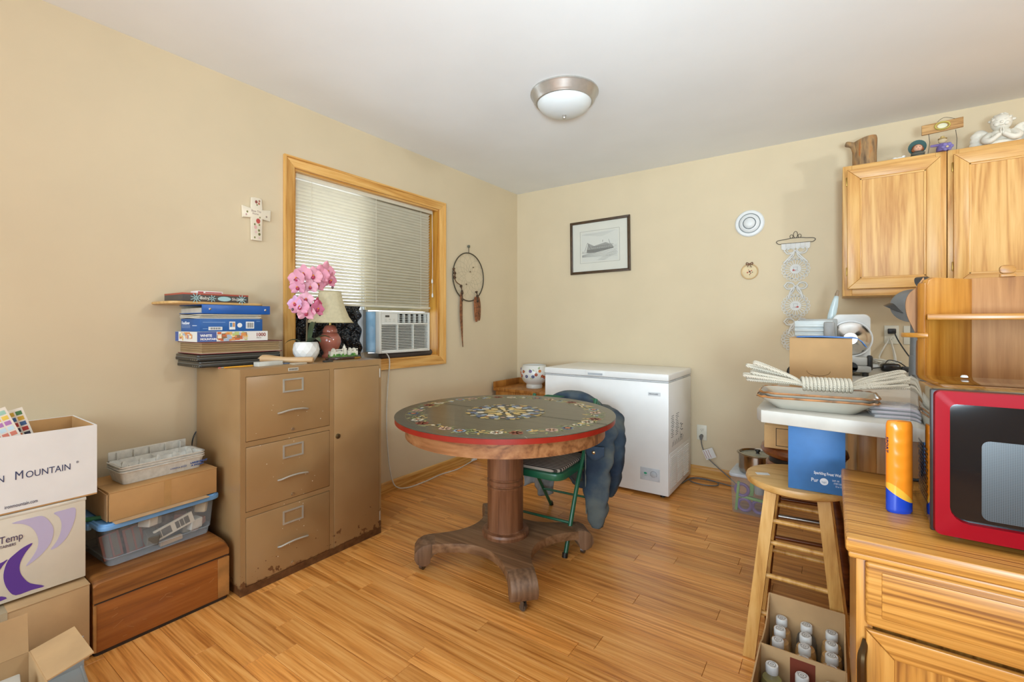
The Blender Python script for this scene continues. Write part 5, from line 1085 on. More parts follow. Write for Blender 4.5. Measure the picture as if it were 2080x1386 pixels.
# ornaments on the wall cabinets
CT = 2.122
lg = thing('log_ornament', 'bark covered log piece with branch stub on the wall cabinet', 'log', (2.70, -.25, CT), .2)
BARK, nt, b = newmat('bark'); b.inputs['Roughness'].default_value = .9; v = coords(nt, (18, 18, 5), False); n1 = N(nt, 'ShaderNodeTexNoise'); n1.inputs['Scale'].default_value = 2.2; n1.inputs['Detail'].default_value = 8; nt.links.new(v, n1.inputs['Vector']); nt.links.new(ramp(nt, n1.outputs[0], [(.3, '#5f4a36'), (.46, '#8f7150'), (.58, '#a98457'), (.72, '#b26a34')]), b.inputs['Base Color']); bump(nt, b, n1.outputs[0], .9, .01)
q = MB(); r_ = random.Random(4); n_ = 20; rs_ = [1+.07*math.sin(3*2*PI*i/n_)+.04*r_.random() for i in range(n_)]; vs = []
for z_, s in ((0, .98), (.04, 1), (.08, 1), (.12, 1.03), (.15, 1.05), (.165, 1.0)):
    for i in range(n_): a = 2*PI*i/n_; vs.append((.058*rs_[i]*s*math.cos(a), .058*rs_[i]*s*math.sin(a), z_+(.012*math.cos(a) if z_ > .14 else 0)))
q.add(vs, [(j*n_+i, j*n_+(i+1) % n_, (j+1)*n_+(i+1) % n_, (j+1)*n_+i) for j in range(5) for i in range(n_)]+[tuple(range(n_))[::-1], tuple(5*n_+i for i in range(n_))]); q.obj('trunk', BARK, lg, 50)
q = MB(); q.tube(spline([(-.03, 0, .09), (-.05, 0, .125), (-.07, 0, .142), (-.098, 0, .15)], 5), [.03, .03, .028, .026, .024, .022, .02, .019, .018, .017, .017, .016, .016, .016, .015, .012], 10); q.obj('branch_stub', BARK, lg, 50)
wf = MB(); wf.ball((0, 0, .008), .012, 2.4, 1.2, .7, 12, 6); wf.ball((.02, 0, .017), .008, 1.2, 1, .8, 10, 6); wf.ball((-.018, 0, .013), .009, 1.3, 1, .7, 10, 6); tag(wf.obj('white_ornament', plain('porcelain_white', '#e6e3dd', .3), loc=(2.855, -.28, CT)), 'tiny white porcelain ornament between the log and hat figurine', 'ornament')
hf = thing('hat_figurine', 'small girl figurine in a teal brimmed hat on the cabinet', 'figurine', (2.937, -.28, CT))
MB().lathe([(.03, 0), (.032, .01), (.024, .028), (.012, .036), (0, .037)], 18).obj('dress', plain('dress_slate', '#59584f', .7, var=.2), hf)
MB().ball((0, -.004, .05), .0205, 1, 1, 1.0, 16, 10).obj('head', plain('skin_painted', '#d6a184', .5), hf)
q = MB(); q.ball((0, .006, .053), .023, 1.08, .9, 1, 14, 8); [q.ball((s*.019, .0, .043), .009, 1, 1, 1.2, 8, 6) for s in (-1, 1)]; q.obj('hair', plain('hair_auburn', '#7a4526', .8, var=.25), hf)
q = MB(); q.lathe([(.041, 0), (.04, .003), (.024, .006), (.022, .018), (.012, .025), (0, .026)], 22); q.obj('hat', plain('hat_teal', '#3d5f5c', .7), hf, loc=(0, .018, .062), rot=(-1.05, 0, 0))
q = MB()
for s in (-1, 1): q.ball((s*.007, -.0235, .053), .0022, n=6, m=4)
q.obj('eye', BLACK, hf); MB().ball((0, -.025, .048), .0025, n=6, m=4).obj('nose', plain('skin_painted', '#d6a184', .5), hf); MB().box(-.004, .004, -.0238, -.022, .0405, .042).obj('mouth', plain('mouth_red', '#a8483f', .6), hf, 0)
q = MB(); q.tube(spline([(-.026, -.01, .02), (-.02, -.026, .014), (0, -.03, .016), (.02, -.026, .014), (.026, -.01, .02)], 5), .006, 7); q.obj('arms', plain('dress_slate', '#59584f', .7, var=.2), hf)
sg = thing('sign_figurine', 'wooden horseshoe sign on wires over a purple flowered scarecrow figurine', 'figurine', (3.035, -.31, CT))
SGW = wood('sign_wood', '#8a6034', '#b58a54', '#c9a26c', 'X', .7, 2, 1)
MB().prism([(-.085, .108), (.085, .118), (.085, .172), (-.085, .162)], -.008, .004, 'xz', .002).obj('board', SGW, sg)
MB().tube([(.03*math.cos(a)-.0, -.011, .142+.02*math.sin(a)) for a in [2*PI*k/28 for k in range(28)]], .007, 7, True, sy=.6).obj('horseshoe', plain('horseshoe_yellow', '#c4b356', .5), sg)
MB().tr((0, -.009, .142), rx=PI/2).lathe([(.0001, .002), (.018, .001)], 18, sx=1.15, sy=.75).obj('photo_oval', plain('oval_pale', '#d8d6b8', .6), sg)
for s in (-1, 1): MB().tube([(s*.055, .0, .11), (s*.055+.004, -.004, .06), (s*.058, -.0, .004)], .0014, 5).obj('wire', WR, sg)
MB().tube(spline([(-.02, 0, .17), (.01, 0, .188), (.055, 0, .17)], 5), .0012, 5).obj('hanging_wire', WR, sg)
MB().ball((.0, -.012, .058), .017, 1.1, .9, .9, 14, 9).obj('head', plain('scarecrow_head', '#c9b48f', .7, var=.1), sg)
MB().lathe([(.02, 0), (.018, .003), (.01, .005), (.008, .014), (0, .016)], 16, (0, -.012, .068)).obj('hat', plain('straw', '#b59b62', .8, var=.2, scale=90), sg)
MB().lathe([(.026, 0), (.026, .02), (.016, .042), (0, .046)], 16, (0, -.01, 0)).obj('coat', plain('coat_violet', '#6f5f94', .7, var=.15), sg)
q = MB(); q.tube([(-.05, -.014, .037), (-.02, -.014, .036), (.02, -.014, .036), (.034, -.016, .03)], [.006, .008, .008, .006], 8); q.obj('arms', plain('coat_violet', '#6f5f94', .7, var=.15), sg)
for k in range(7):
    a = 2*PI*k/6; q = MB(); q.ball((.016+(.016*math.cos(a) if k < 6 else 0), -.038, .016+(.014*math.sin(a) if k < 6 else 0)), .010 if k < 6 else .006, 1, .5, 1, 8, 6); q.obj('flower_petal', plain('petal_violet', '#7a6ea6', .6, var=.1) if k < 6 else plain('petal_centre', '#c9b48a', .6), sg)
an = thing('angel_figurine', 'white praying cherub figurine on the right wall cabinet', 'angel figurine', (3.275, -.255, CT), -.15)
ANG = plain('plaster_white', '#e3dccd', .6, var=.02)
q = MB(); q.ball((0, -.005, .12), .042, 1, .98, 1.08, 24, 16); q.ball((0, -.042, .114), .009, 1, 1, .9, 8, 6); q.ball((-.018, -.036, .106), .013, 1, .8, .9, 10, 6); q.ball((.018, -.036, .106), .013, 1, .8, .9, 10, 6)
for k in range(22): a = k*2.4; rr_ = .012+.0016*k; q.ball((rr_*math.cos(a), .004+rr_*math.sin(a)*.8, .166-.0016*k), .0115, 1, 1, .7, 8, 5)
q.obj('head', ANG, an, 60)
q = MB(); q.ball((0, .01, .04), .055, 1.05, .75, 1.0, 20, 12); q.ball((0, -.005, .012), .07, 1.1, .6, .28, 20, 8); q.obj('body', ANG, an, 60)
for s in (-1, 1):
    q = MB(); q.tube(spline([(s*.042, 0, .066), (s*.06, -.03, .034), (s*.04, -.05, .024), (s*.007, -.056, .05)], 6), [.018, .019, .019, .02, .02, .02, .019, .018, .017, .017, .016, .016, .015, .014, .013, .012, .012, .011, .010], 10); q.obj('arm', ANG, an, 60)
    q = MB(); q.ball((s*.004, -.058, .058), .008, .6, .8, 1.8, 8, 6)
    for f_ in range(4): q.tube([(s*.004, -.064+f_*.0035, .064), (s*.004, -.063+f_*.0035, .080-.002*abs(f_-1))], .0024, 6)
    q.tube([(s*.005, -.066, .058), (s*.006, -.07, .068)], .0024, 6); q.obj('hand', ANG, an, 60)
    q = MB(); q.T = Matrix.Translation((s*.075, .025, .055)) @ Matrix.Rotation(s*.35, 4, 'Z') @ Matrix.Rotation(s*.25, 4, 'Y'); q.ball((0, 0, 0), .05, .8, .24, 1.15, 16, 12)
    for k in range(4): q.ball((s*(.012+.008*k), -.010, .03-.022*k), .02, 1.1, .35, .9, 10, 6)
    q.T = Matrix(); q.obj('wing', ANG, an, 60)
for s in (-1, 1):
    MB().ball((s*.015, -.0445, .126), .0035, 1.4, .6, .7, 8, 5).obj('eye', ANG, an, 60)
MB().tube(spline([(-.008, -.046, .0985), (0, -.0465, .097), (.008, -.046, .0985)], 4), .0018, 5).obj('mouth', plain('plaster_shade', '#cfc5b2', .7), an)
sg2 = MB(); sg2.lathe([(.03, 0), (.034, .01), (.028, .03), (.03, .05), (.022, .07), (.008, .085), (0, .087)], 18); tag(sg2.obj('shell_ornament', plain('shell_pink', '#d9cbbd', .5, var=.1), loc=(3.40, -.28, CT)), 'pale shell ornament at the frame edge right of the angel', 'ornament')

# ------------------------------------------------------------------ on the counter
CZ = .902
pk = thing('shipping_carton', 'plain brown carton standing on the counter before the slicer', 'box', (2.497, -1.39, CZ))
MB().box(-.106, .106, -.11, .11, 0, .213, .001).obj('carton', plain('kraft_counter_box', '#b08a5d', .85, var=.025), pk)
MB().box(-.1065, .1065, -.1105, -.001, .213, .2155, .0005).obj('top_flap', plain('kraft_counter_box', '#b08a5d', .85), pk, 0); MB().box(-.1065, .1065, .001, .1105, .213, .2155, .0005).obj('top_flap', plain('kraft_counter_box', '#b08a5d', .85), pk, 0)
q = MB(); q.tube([(.04*math.cos(a)-.005, -.1105, .082+.020*math.sin(a)) for a in [PI+PI*k/10 for k in range(11)]], .0009, 4); q.obj('hand_hole_cut', plain('cut_dark', '#7a5a38', .9), pk)
fd = MB(); fd.grid(lambda u, v: (lerp(-.085, .15, u), lerp(-.09, .07, v), .003-.35*max(0, u-.84)**2*4+.002*math.sin(u*5)), 16, 4); o = fd.obj('blue_folder', plain('folder_blue', '#4f7fc0', .5), loc=(2.50, -1.40, CZ+.2175)); o.modifiers.new('s', 'SOLIDIFY').thickness = .003; tag(o, 'limp blue folder lying on top of the brown counter carton', 'folder')
# platters and rope
PLT = plain('platter_glaze', '#bdb5a5', .22, var=.03, coat=.3); RIM = plain('platter_rim_brown', '#8f5f34', .2, var=.25, scale=30, coat=.5)
def platter(z0, label, s=1.0, dx=0):
    t = thing('serving_platter', label, 'platter', (2.492+dx, -1.972, z0), .02, 'stacked cream platters on the counter end')
    q = MB(); rows = [(.60, 0), (.66, .001), (.80, .018), (.97, .036), (1.0, .040), (.99, .042), (.95, .040), (.78, .022), (.62, .006), (.0, .005)]; out = rrect(-.160*s, .160*s, -.10*s, .10*s, .045); n = len(out)
    q.add([(p[0]*k, p[1]*k*(1 if k > .9 else .92), z_) for k, z_ in rows for p in out], [(j*n+i, j*n+(i+1) % n, (j+1)*n+(i+1) % n, (j+1)*n+i) for j in range(len(rows)-1) for i in range(n)]+[tuple(range(n))[::-1]]); q.obj('dish', PLT, t)
    q = MB(); q.tube([(p[0], p[1], .0405+.0012*math.sin(i*1.9)) for i, p in enumerate(rrect(-.160*s, .160*s, -.10*s, .10*s, .045, 8))], .0036, 7, True); q.obj('rim', RIM, t)
platter(CZ, 'lower cream platter with brown rim on the counter end'); platter(CZ+.0135, 'upper cream platter with brown rim beneath the rope bundle', .98, .004)
rpn = thing('rope_bundle', 'bundle of off-white cotton rope lying on the platters', 'rope', (2.51, -1.955, CZ+.052), .12)
ROP, nt, b = newmat('cotton_rope'); b.inputs['Roughness'].default_value = .95; v = coords(nt, (1, 1, 1), False); wv = N(nt, 'ShaderNodeTexWave', wave_type='BANDS', bands_direction='DIAGONAL'); wv.inputs['Scale'].default_value = 120; wv.inputs['Distortion'].default_value = 2; nt.links.new(v, wv.inputs['Vector']); nt.links.new(ramp(nt, wv.outputs[0], [(.2, '#a89c88'), (.7, '#d0c6b4')]), b.inputs['Base Color']); bump(nt, b, wv.outputs[0], .5, .002)
q = MB(); q.tube([(-.055+.135*k/200, .021*math.cos(2*PI*k/200*13), .026+.019*math.sin(2*PI*k/200*13)) for k in range(201)], .0054, 7); q.obj('wrapped_middle', ROP, rpn)
rr_ = random.Random(14)
for k in range(9):
    w_ = .012+.02*rr_.random(); ln = .12+.045*rr_.random(); h_ = .02+.05*rr_.random() if k % 3 == 0 else .005+.03*rr_.random(); d_ = (rr_.random()-.5)*.05
    L_ = [(-.05, d_*.3-.008, .022), (-.09, d_-w_, .024+h_*.4), (-.05-ln, d_-w_*.6, .02+h_), (-.062-ln, d_, .022+h_), (-.05-ln, d_+w_*.6, .024+h_), (-.09, d_+w_, .024+h_*.4), (-.05, d_*.3+.008, .026)]
    MB().tube(spline(L_, 7), .0052, 7).obj('loop', ROP, rpn)
for k in range(9):
    w_ = .014+.022*rr_.random(); ln = .11+.045*rr_.random(); h_ = .0+.055*rr_.random(); d_ = (rr_.random()-.5)*.06
    L_ = [(.08, d_*.3-.008, .022), (.12, d_-w_, .026+h_*.4), (.08+ln, d_-w_*.6, .024+h_), (.094+ln, d_, .024+h_), (.08+ln, d_+w_*.6, .026+h_), (.12, d_+w_, .026+h_*.4), (.08, d_*.3+.008, .026)]
    MB().tube(spline(L_, 7), .0052, 7).obj('loop', ROP, rpn)
# slicer
sl = thing('meat_slicer', 'white electric food slicer with round steel blade on the counter', 'slicer', (2.56, -.62, CZ))
SLW = plain('slicer_white', '#dddcd9', .35, var=.01); SLG = plain('slicer_grey', '#9c9a94', .5)
MB().box(-.16, .145, -.13, .16, .02, .055, .01).obj('base', SLG, sl)
for a, b_ in ((-.14, -.11), (.12, -.11), (-.14, .13), (.12, .13)): MB().cyl((a, b_, 0), (a, b_, .022), .014, n=12).obj('suction_foot', BLACK, sl)
MB().prism(rrect(-.02, .145, .05, .325, .03), -.05, .12, 'xz', .008).obj('motor_housing', SLW, sl)
MB().tr((.058, -.075, .195), rx=PI/2).lathe([(.0, .016), (.03, .017), (.034, .013), (.07, .008), (.086, .002), (.086, -.002), (0, -.004)], 56).obj('blade', metal('blade_steel', '#cfcdc8', .16), sl)
MB().tr((.058, -.066, .195), rx=PI/2).lathe([(.096, 0), (.096, .012), (.09, .012), (.09, 0)], 56).obj('blade_guard', SLW, sl)
MB().box(-.175, .0, -.1, -.085, .15, .30, .004).obj('thickness_plate', SLG, sl)
for k in range(5): MB().box(-.195, -.02, -.118, -.1, .155+k*.025, .170+k*.025, .004).obj('tray_rib', plain('slicer_tray', '#c6cccb', .3), sl)
MB().box(-.195, -.02, -.105, -.1, .15, .29, .002).obj('food_tray', plain('slicer_tray', '#c6cccb', .3), sl)
MB().box(-.06, -.012, -.14, -.12, .14, .285, .01).obj('end_piece_holder', plain('holder_grey', '#8f8d8a', .4), sl)
MB().box(.04, .14, -.12, -.06, .055, .10, .008).obj('carriage', plain('carriage_silver', '#b5b3ad', .35), sl)
MB().cyl((.06, -.13, .045), (.06, -.10, .045), .028, n=20).obj('thickness_knob', BLACK, sl); MB().box(.125, .15, -.125, -.08, .03, .11, .01).obj('switch', BLACK, sl)
pu = thing('clear_pusher', 'tapered clear plastic wand with brown tip rising behind the slicer', 'plastic wand', (2.53, -.56, CZ+.29), rot=(0, .2, 0))
MB().lathe([(.018, 0), (.02, .03), (.017, .09), (.012, .13), (.008, .15)], 16, sx=1, sy=.5).obj('tube', clear('plastic_blue_clear', '#cfe4ea', .55, .1), pu); MB().lathe([(.009, .135), (.010, .155), (.006, .175), (0, .178)], 12, sx=1, sy=.5).obj('tip', plain('tip_brown', '#8a7358', .5), pu)
MB().lathe([(.019, -.01), (.019, .0), (.018, .006)], 16, sx=1, sy=.6).obj('collar', plain('collar_blue', '#9fc6d6', .4), pu)
q = MB(); q.lathe([(.034, 0), (.036, .004), (.03, .012), (.012, .015), (.012, .022), (0, .024)], 24); tag(q.obj('jar_lid', BLACK, loc=(2.385, -1.06, CZ+.034), rot=(PI/2, 0, .2)), 'black round jar lid standing on the counter behind the carton', 'jar lid')
# cords, charger, papers
wc_ = thing('white_cord_tangle', 'tangle of white cords below the counter outlet', 'cord', (2.80, -.16, CZ)); r_ = random.Random(6); WC = plain('cord_white', '#d5d1c6', .5)
for k in range(6):
    P = [(.035, .135, .185)] if k < 3 else [(-.05, 0, .02)]
    for i in range(6): P.append((-.08+.16*r_.random(), -.06+.12*r_.random(), .008+.07*r_.random()*(1-i/7)))
    MB().tube(spline(P, 6), .0045, 6).obj('cable', WC, wc_)
MB().box(-.07, .07, -.03, .03, 0, .03, .008).obj('adapter', WHITE, wc_)
ch_ = thing('black_charger', 'black charger block with cord on the counter', 'charger', (2.812, -.33, CZ), .1)
MB().box(-.045, .045, -.03, .03, 0, .045, .015, 3).obj('block', plain('charger_black', '#1c1a19', .25), ch_); MB().box(.05, .085, -.015, .015, 0, .03, .005).obj('plug', BLACK, ch_)
MB().tube(spline([(-.02, .03, .03), (.0, .05, .06), (.05, .06, .05), (.10, .02, .01), (.16, -.02, .005)], 6), .003, 6).obj('cable', BLACK, ch_); MB().tube(spline([(-.045, 0, .02), (-.09, .01, .012), (-.13, -.03, .005)], 6), .003, 6).obj('cable', BLACK, ch_)
bc_ = thing('black_plug_cord', 'black cord plugged into the counter outlet', 'cord', (2.844, 0, 1.129)); MB().box(-.02, .02, -.04, -.009, -.016, .016, .004).obj('plug', BLACK, bc_); MB().tube(spline([(.01, -.035, -.005), (.03, -.05, -.06), (.07, -.08, -.14), (.11, -.1, -.2), (.13, -.12, -.222)], 6), .0035, 6).obj('cable', BLACK, bc_)
q = MB(); q.grid(lambda u, v: (lerp(-.05, .05, u), lerp(-.05, .05, v), .002+.004*math.sin(u*6)*math.sin(v*5)), 8, 8); o = q.obj('paper_napkin', plain('napkin_cream', '#e3d6bb', .8, var=.05)); o.location = (2.785, -.62, CZ); o.modifiers.new('s', 'SOLIDIFY').thickness = .001; tag(o, 'crumpled cream napkin on the counter near the charger', 'napkin')
for k in range(3):
    t = thing('plastic_case', ('clear plastic case at the bottom of the small stack on the counter edge', 'clear plastic case in the middle of the small stack on the counter edge', 'clear plastic case topping the small stack on the counter edge')[k], 'case', (2.69, -1.965+.008*k, CZ+.0105*k), .15-.08*k, 'clear cases by the platters')
    MB().box(-.062, .062, -.07, .07, 0, .0098, .003).obj('case', clear('case_clear', '#d4d6da', .5, .1), t); q = MB().color('#b9b2b4'); q.box(-.05, .05, -.06, .06, .003, .006); q.color('#b07a8a').box(-.05, .05, -.062, -.058, .003, .007); q.obj('insert', PRINT, t, 0)
# grey lamp behind the hutch
gl = thing('desk_lamp', 'grey lamp with dark and grey cone heads behind the hutch', 'lamp', (2.862, -.84, CZ)); GR = plain('lamp_grey', '#77797a', .4); GD = plain('lamp_dark_grey', '#3a3a3a', .35)
MB().lathe([(.09, 0), (.09, .012), (.03, .02), (.0, .021)], 32).obj('base', GR, gl); MB().tube([(0, 0, .015), (0, 0, .12), (0, 0, .122), (0, 0, .30)], [.023, .021, .0185, .016], 18).obj('post', GR, gl)
MB().tube(spline([(0, 0, .29), (.0, -.01, .34), (-.02, -.02, .36)], 5), .010, 8).obj('neck', GR, gl)
MB().tr((-.01, -.03, .36), rx=1.2, ry=-.2).lathe([(.02, .05), (.05, .035), (.085, .0), (.083, -.003), (0, .03)], 32).obj('lamp_head', GR, gl)
MB().tr((-.055, .0, .335), rx=.1, ry=.45).lathe([(.012, .05), (.04, .038), (.07, .0), (.067, -.002), (.035, .03), (0, .04)], 32).obj('lamp_head', GD, gl)
MB().tr((.03, -.02, .455), rx=.6, ry=.9).lathe([(.01, .04), (.03, .03), (.048, 0), (.046, -.002), (0, .02)], 28).obj('lamp_head', GD, gl); MB().tube([(0, 0, .3), (.01, -.01, .40), (.03, -.02, .47)], .008, 8).obj('neck', GR, gl)

# hutch on the counter behind the microwave
hu = thing('oak_hutch', 'oak countertop hutch with angled side, shelf and rounded end shelves', 'hutch', (2.776, -1.86, CZ))
HUA = wood('hutch_oak_orange', '#935614', '#b07428', '#c08638', 'Z', .3, .9, .7, .02, coat=.2); HUB = wood('hutch_oak_brown', '#85552a', '#a4703c', '#b3804a', 'Z', .6, .9, .7, .02); HUX = wood('hutch_oak_shelf', '#935614', '#b07428', '#c08638', 'X', .3, .9, .7, .02)
ang = math.atan2(.774, .631)
wing = [(0, 0), (.206, 0), (.206, .418), (.035, .418), (.012, .41), (0, .385)]
q = MB(); q.T = Matrix.Rotation(ang, 4, 'Z'); q.prism(wing, -.0, .018, 'xz', .003); q.T = Matrix(); q.obj('side_panel', HUA, hu, 30)
q = MB(); q.T = Matrix.Rotation(ang, 4, 'Z'); q.box(-.010, .0, -.002, .020, 0, .40, .004); q.T = Matrix(); q.obj('front_post', HUA, hu)
bx_, by_ = .206*math.cos(ang), .206*math.sin(ang)
MB().box(bx_-.005, bx_+.36, by_, by_+.014, 0, .42, .002).obj('back_panel', HUB, hu)
sh = MB(); sh.prism([(.0, -.005), (.50, -.005), (.50, by_), (bx_, by_), (.01, .012)], .29, .302, 'xy', .002); so_ = sh.obj('shelf', HUX, hu, 30); MB().box(.0, .50, -.012, -.004, .286, .304, .003).obj('shelf_moulding', HUX, so_)
MB().prism([(.0, -.005), (.50, -.005), (.50, by_), (bx_, by_), (.01, .012)], 0, .016, 'xy', .002).obj('bottom_shelf', HUX, hu, 30)
MB().box(.488, .505, -.01, by_+.014, 0, .42, .003).obj('side_panel', HUA, hu)
scroll = [(-.010, 0), (-.018, .0), (-.02, .2), (-.016, .225), (-.028, .26), (-.042, .30), (-.046, .335), (-.040, .365), (-.022, .385), (.004, .392), (.004, 0)]
MB().prism([(p.x, p.y) for p in spline([(a, b_, 0) for a, b_ in scroll], 3)], .03, .042, 'xz').obj('scroll_panel', HUB, hu, 30)
for z_, r in ((.0, .075), (.085, .055), (.232, .058)):
    q = MB(); pts = [(0, .03)]+[(-r*math.cos(a), .03-r*math.sin(a)) for a in [PI/2*k/10 for k in range(11)]]; q.prism(pts, z_, z_+.014, 'xy', .003); q.obj('end_shelf', HUX, hu, 30)
kb_ = thing('wooden_knob_box', 'rounded wooden trinket box on top of the hutch', 'box', (2.985, -1.698, CZ+.4205)); KW = wood('knob_oak', '#8f5a24', '#b57f3e', '#c9954f', 'X', .4, 2, 1)
MB().prism(rrect(-.018, .018, -.006, .006, .004), 0, .009, 'xy', .001).obj('base', KW, kb_); MB().prism(rrect(-.018, .018, .0095, .036, .011), -.006, .006, 'xz', .002).obj('lid', KW, kb_)
tag(MB().lathe([(.007, 0), (.007, .002), (.005, .005), (0, .006)], 16).obj('white_cap', WHITE, loc=(2.80, -2.215, 1.047)), 'small white cap lying on the back of the microwave', 'stopper')  # plain white cap, rather than a stopper

# ------------------------------------------------------------------ stools under the counter
def rung_stool(name, label, loc, rz, seat_z, R, top, foot, ml, ms, rungs):
    t = thing(name, label, 'stool', loc, rz)
    MB().lathe([(0, seat_z-.034), (R-.02, seat_z-.034), (R-.004, seat_z-.026), (R, seat_z-.015), (R-.004, seat_z-.004), (R-.016, seat_z), (0, seat_z)], 48).obj('seat', ms, t)
    pos = {}
    for i, (sx_, sy_) in enumerate(((-1, -1), (1, -1), (1, 1), (-1, 1))):
        a, b_ = Vector((sx_*top, sy_*top, seat_z-.035)), Vector((sx_*foot, sy_*foot, 0)); pos[i] = (a, b_)
        q = MB(); d = .019
        vs = []
        for p in (b_, a):
            for ex, ey in ((-d, -d), (d, -d), (d, d), (-d, d)): vs.append((p.x+ex, p.y+ey, p.z))
        q.add(vs, [(3, 2, 1, 0), (4, 5, 6, 7), (0, 1, 5, 4), (1, 2, 6, 5), (2, 3, 7, 6), (3, 0, 4, 7)]); q.obj('leg', ml, t, 0)
    for i, zs in rungs.items():
        for z_ in zs:
            k = (i+1) % 4; f_ = lambda j: pos[j][1].lerp(pos[j][0], z_/(seat_z-.035)); p, s = f_(i), f_(k); MB().cyl(p, s, .0085, n=12).obj('rung', ml, t)
    return t
BEE = wood('stool_beech', '#b07a34', '#cf9c52', '#dcae68', 'Z', .4, 1.0, .6, .03); BES = wood('stool_seat_beech', '#b07e3c', '#c99a58', '#d4a96b', 'X', .35, 1.0, .6, .03)
ps = rung_stool('bar_stool', 'pale beech bar stool with round seat holding the blue box', (2.436, -1.78, 0), 0, .62, .17, .078, .14, BEE, BES, {0: (.475, .40, .285, .155), 1: (.44, .22), 2: (.475, .285), 3: (.44, .22)})
MB().box(-.022, .022, -.013, .013, 0, .0005).obj('sticker', plain('sticker_white', '#dcdad6', .6), ps, 0, loc=(-.11, -.035, .6203), rot=(0, 0, .4))
ss = thing('swivel_stool', 'dark wooden swivel stool with steel footrest behind the beech stool', 'stool', (2.43, -1.285, 0), .1)
DW = wood('stool_dark_cherry', '#4a2410', '#6f3a1a', '#824a24', 'X', .3, 1.0, .8, .03, coat=.2)
MB().lathe([(0, .575), (.13, .572), (.158, .582), (.17, .60), (.165, .618), (.15, .628), (.10, .622), (0, .617)], 44).obj('seat', DW, ss)
MB().lathe([(.11, .548), (.135, .55), (.135, .572), (0, .573)], 36).obj('swivel_plate', plain('swivel_black', '#1e1b19', .5), ss); MB().lathe([(.0, .49), (.14, .49), (.148, .50), (.148, .54), (.14, .549), (0, .549)], 40).obj('base_ring', DW, ss)
for sx_, sy_ in ((-1, -1), (1, -1), (1, 1), (-1, 1)): MB().tube([(sx_*.145, sy_*.145, 0), (sx_*.135, sy_*.135, .18), (sx_*.115, sy_*.115, .36), (sx_*.095, sy_*.095, .50)], [.015, .02, .021, .018], 14).obj('leg', DW, ss)
for a, b_ in (((-1, -1), (1, -1)), ((1, -1), (1, 1)), ((1, 1), (-1, 1)), ((-1, 1), (-1, -1))):
    MB().cyl((a[0]*.13, a[1]*.13, .24), (b_[0]*.13, b_[1]*.13, .24), .009, n=12).obj('footrest_rod', DW, ss)
    MB().cyl((a[0]*.118, a[1]*.118, .33), (b_[0]*.118, b_[1]*.118, .33), .009, n=12).obj('footrest_rod', STEEL if a == (-1, -1) else DW, ss)
cbx = thing('small_carton', 'tan carton with printed square sitting on the dark swivel stool', 'box', (2.425, -1.33, .629), .0)
MB().box(-.135, .11, -.10, .10, 0, .10, .002).obj('carton', plain('kraft_tan_light', '#c09a68', .85), cbx)
q = MB().color('#3c2a18'); 
for a in ((-.09, .06, .012, .0145), (-.09, .06, .088, .0905), (-.09, -.0875, .012, .09), (.0575, .06, .012, .09)): q.box(a[0], a[1], -.1006, -.1, a[2], a[3])
q.obj('printed_square', PRINT, cbx, 0)
bb = thing('filter_box', 'blue water filter box with white lettering standing on the beech stool', 'box', (2.49, -1.82, .6205), .04)
MB().box(-.079, .079, -.105, .10, 0, .225, .001).obj('carton', plain('carton_blue', '#3871ac', .55, var=.03, scale=30), bb)
q = MB().color('#e6edf5'); XZ = Matrix.Rotation(PI/2, 4, 'X')
q.T = Matrix.Translation((-.006, -.1056, .060)) @ XZ; q.text('Sparkling Frost Wolf', .0125, extrude=.0003, sx=.72, bold=.0003); q.T = Matrix(); q.obj('product_name', PRINT, bb, 0); q = MB().color('#e6edf5'); q.T = Matrix.Translation((-.014, -.1056, .034)) @ XZ; q.text('Pur', .017, extrude=.0003, sx=.85, bold=.0002)
q.T = Matrix.Translation((.022, -.1056, .038)) @ XZ; q.lathe([(.0001, .0005), (.0135, .0002)], 24, sx=.85, sy=.85); q.color('#7f97ab'); q.T = Matrix.Translation((.022, -.1064, .034)) @ XZ; q.text('logic', .0095, 'CENTER', .0003, sx=.8)
q.T = Matrix(); q.obj('brand_logo', PRINT, bb, 0); q = MB().color('#e6edf5')
for k, tx_ in enumerate(('SAP: 50', 'ITEM 50001 71', '15 x 11')): q.T = Matrix.Translation((.044+.004*k, -.1056, .043-.009*k)) @ XZ; q.text(tx_, .0075, extrude=.0003, sx=.8)
q.T = Matrix(); q.obj('address_print', PRINT, bb, 0)

# plastic container and steel pot by the back wall
pc = thing('plastic_container', 'clear container with purple and green toys inside, by the back wall', 'container', (2.13, -.475, 0), -.04)
q = frust(0, .225, .105, .115, .115, .125, .02, .02); q.add([(p[0], p[1], 0) for p in rrect(-.105, .105, -.115, .115, .02)], [tuple(range(24))]); q.obj('tub', clear('tub_clear', '#c9cfd2', .22, .25), pc)
MB().prism(rrect(-.122, .122, -.132, .132, .025), .225, .245, 'xy', .004).obj('lid', plain('tub_lid', '#c2c6cc', .4), pc)
for k, (c, lb, lc) in enumerate((('#7d5a9a', 'purple plastic ring upper left in the clear container', (-.055, -.09, .14)), ('#6f4f8c', 'purple plastic ring at the bottom left of the clear container', (-.04, -.09, .05)), ('#77558f', 'purple plastic ring at the bottom right of the clear container', (.04, -.085, .05)))):
    q = MB(); q.tube([(.036*math.cos(2*PI*i/24), 0, .036*math.sin(2*PI*i/24)) for i in range(24)], .010, 8, True); o = q.obj('toy_ring', plain('toy_purple', '#7d5a9a', .4), loc=(2.13+lc[0], -.475+lc[1], lc[2])); tag(o, lb, 'toy', 'toys in the clear container')
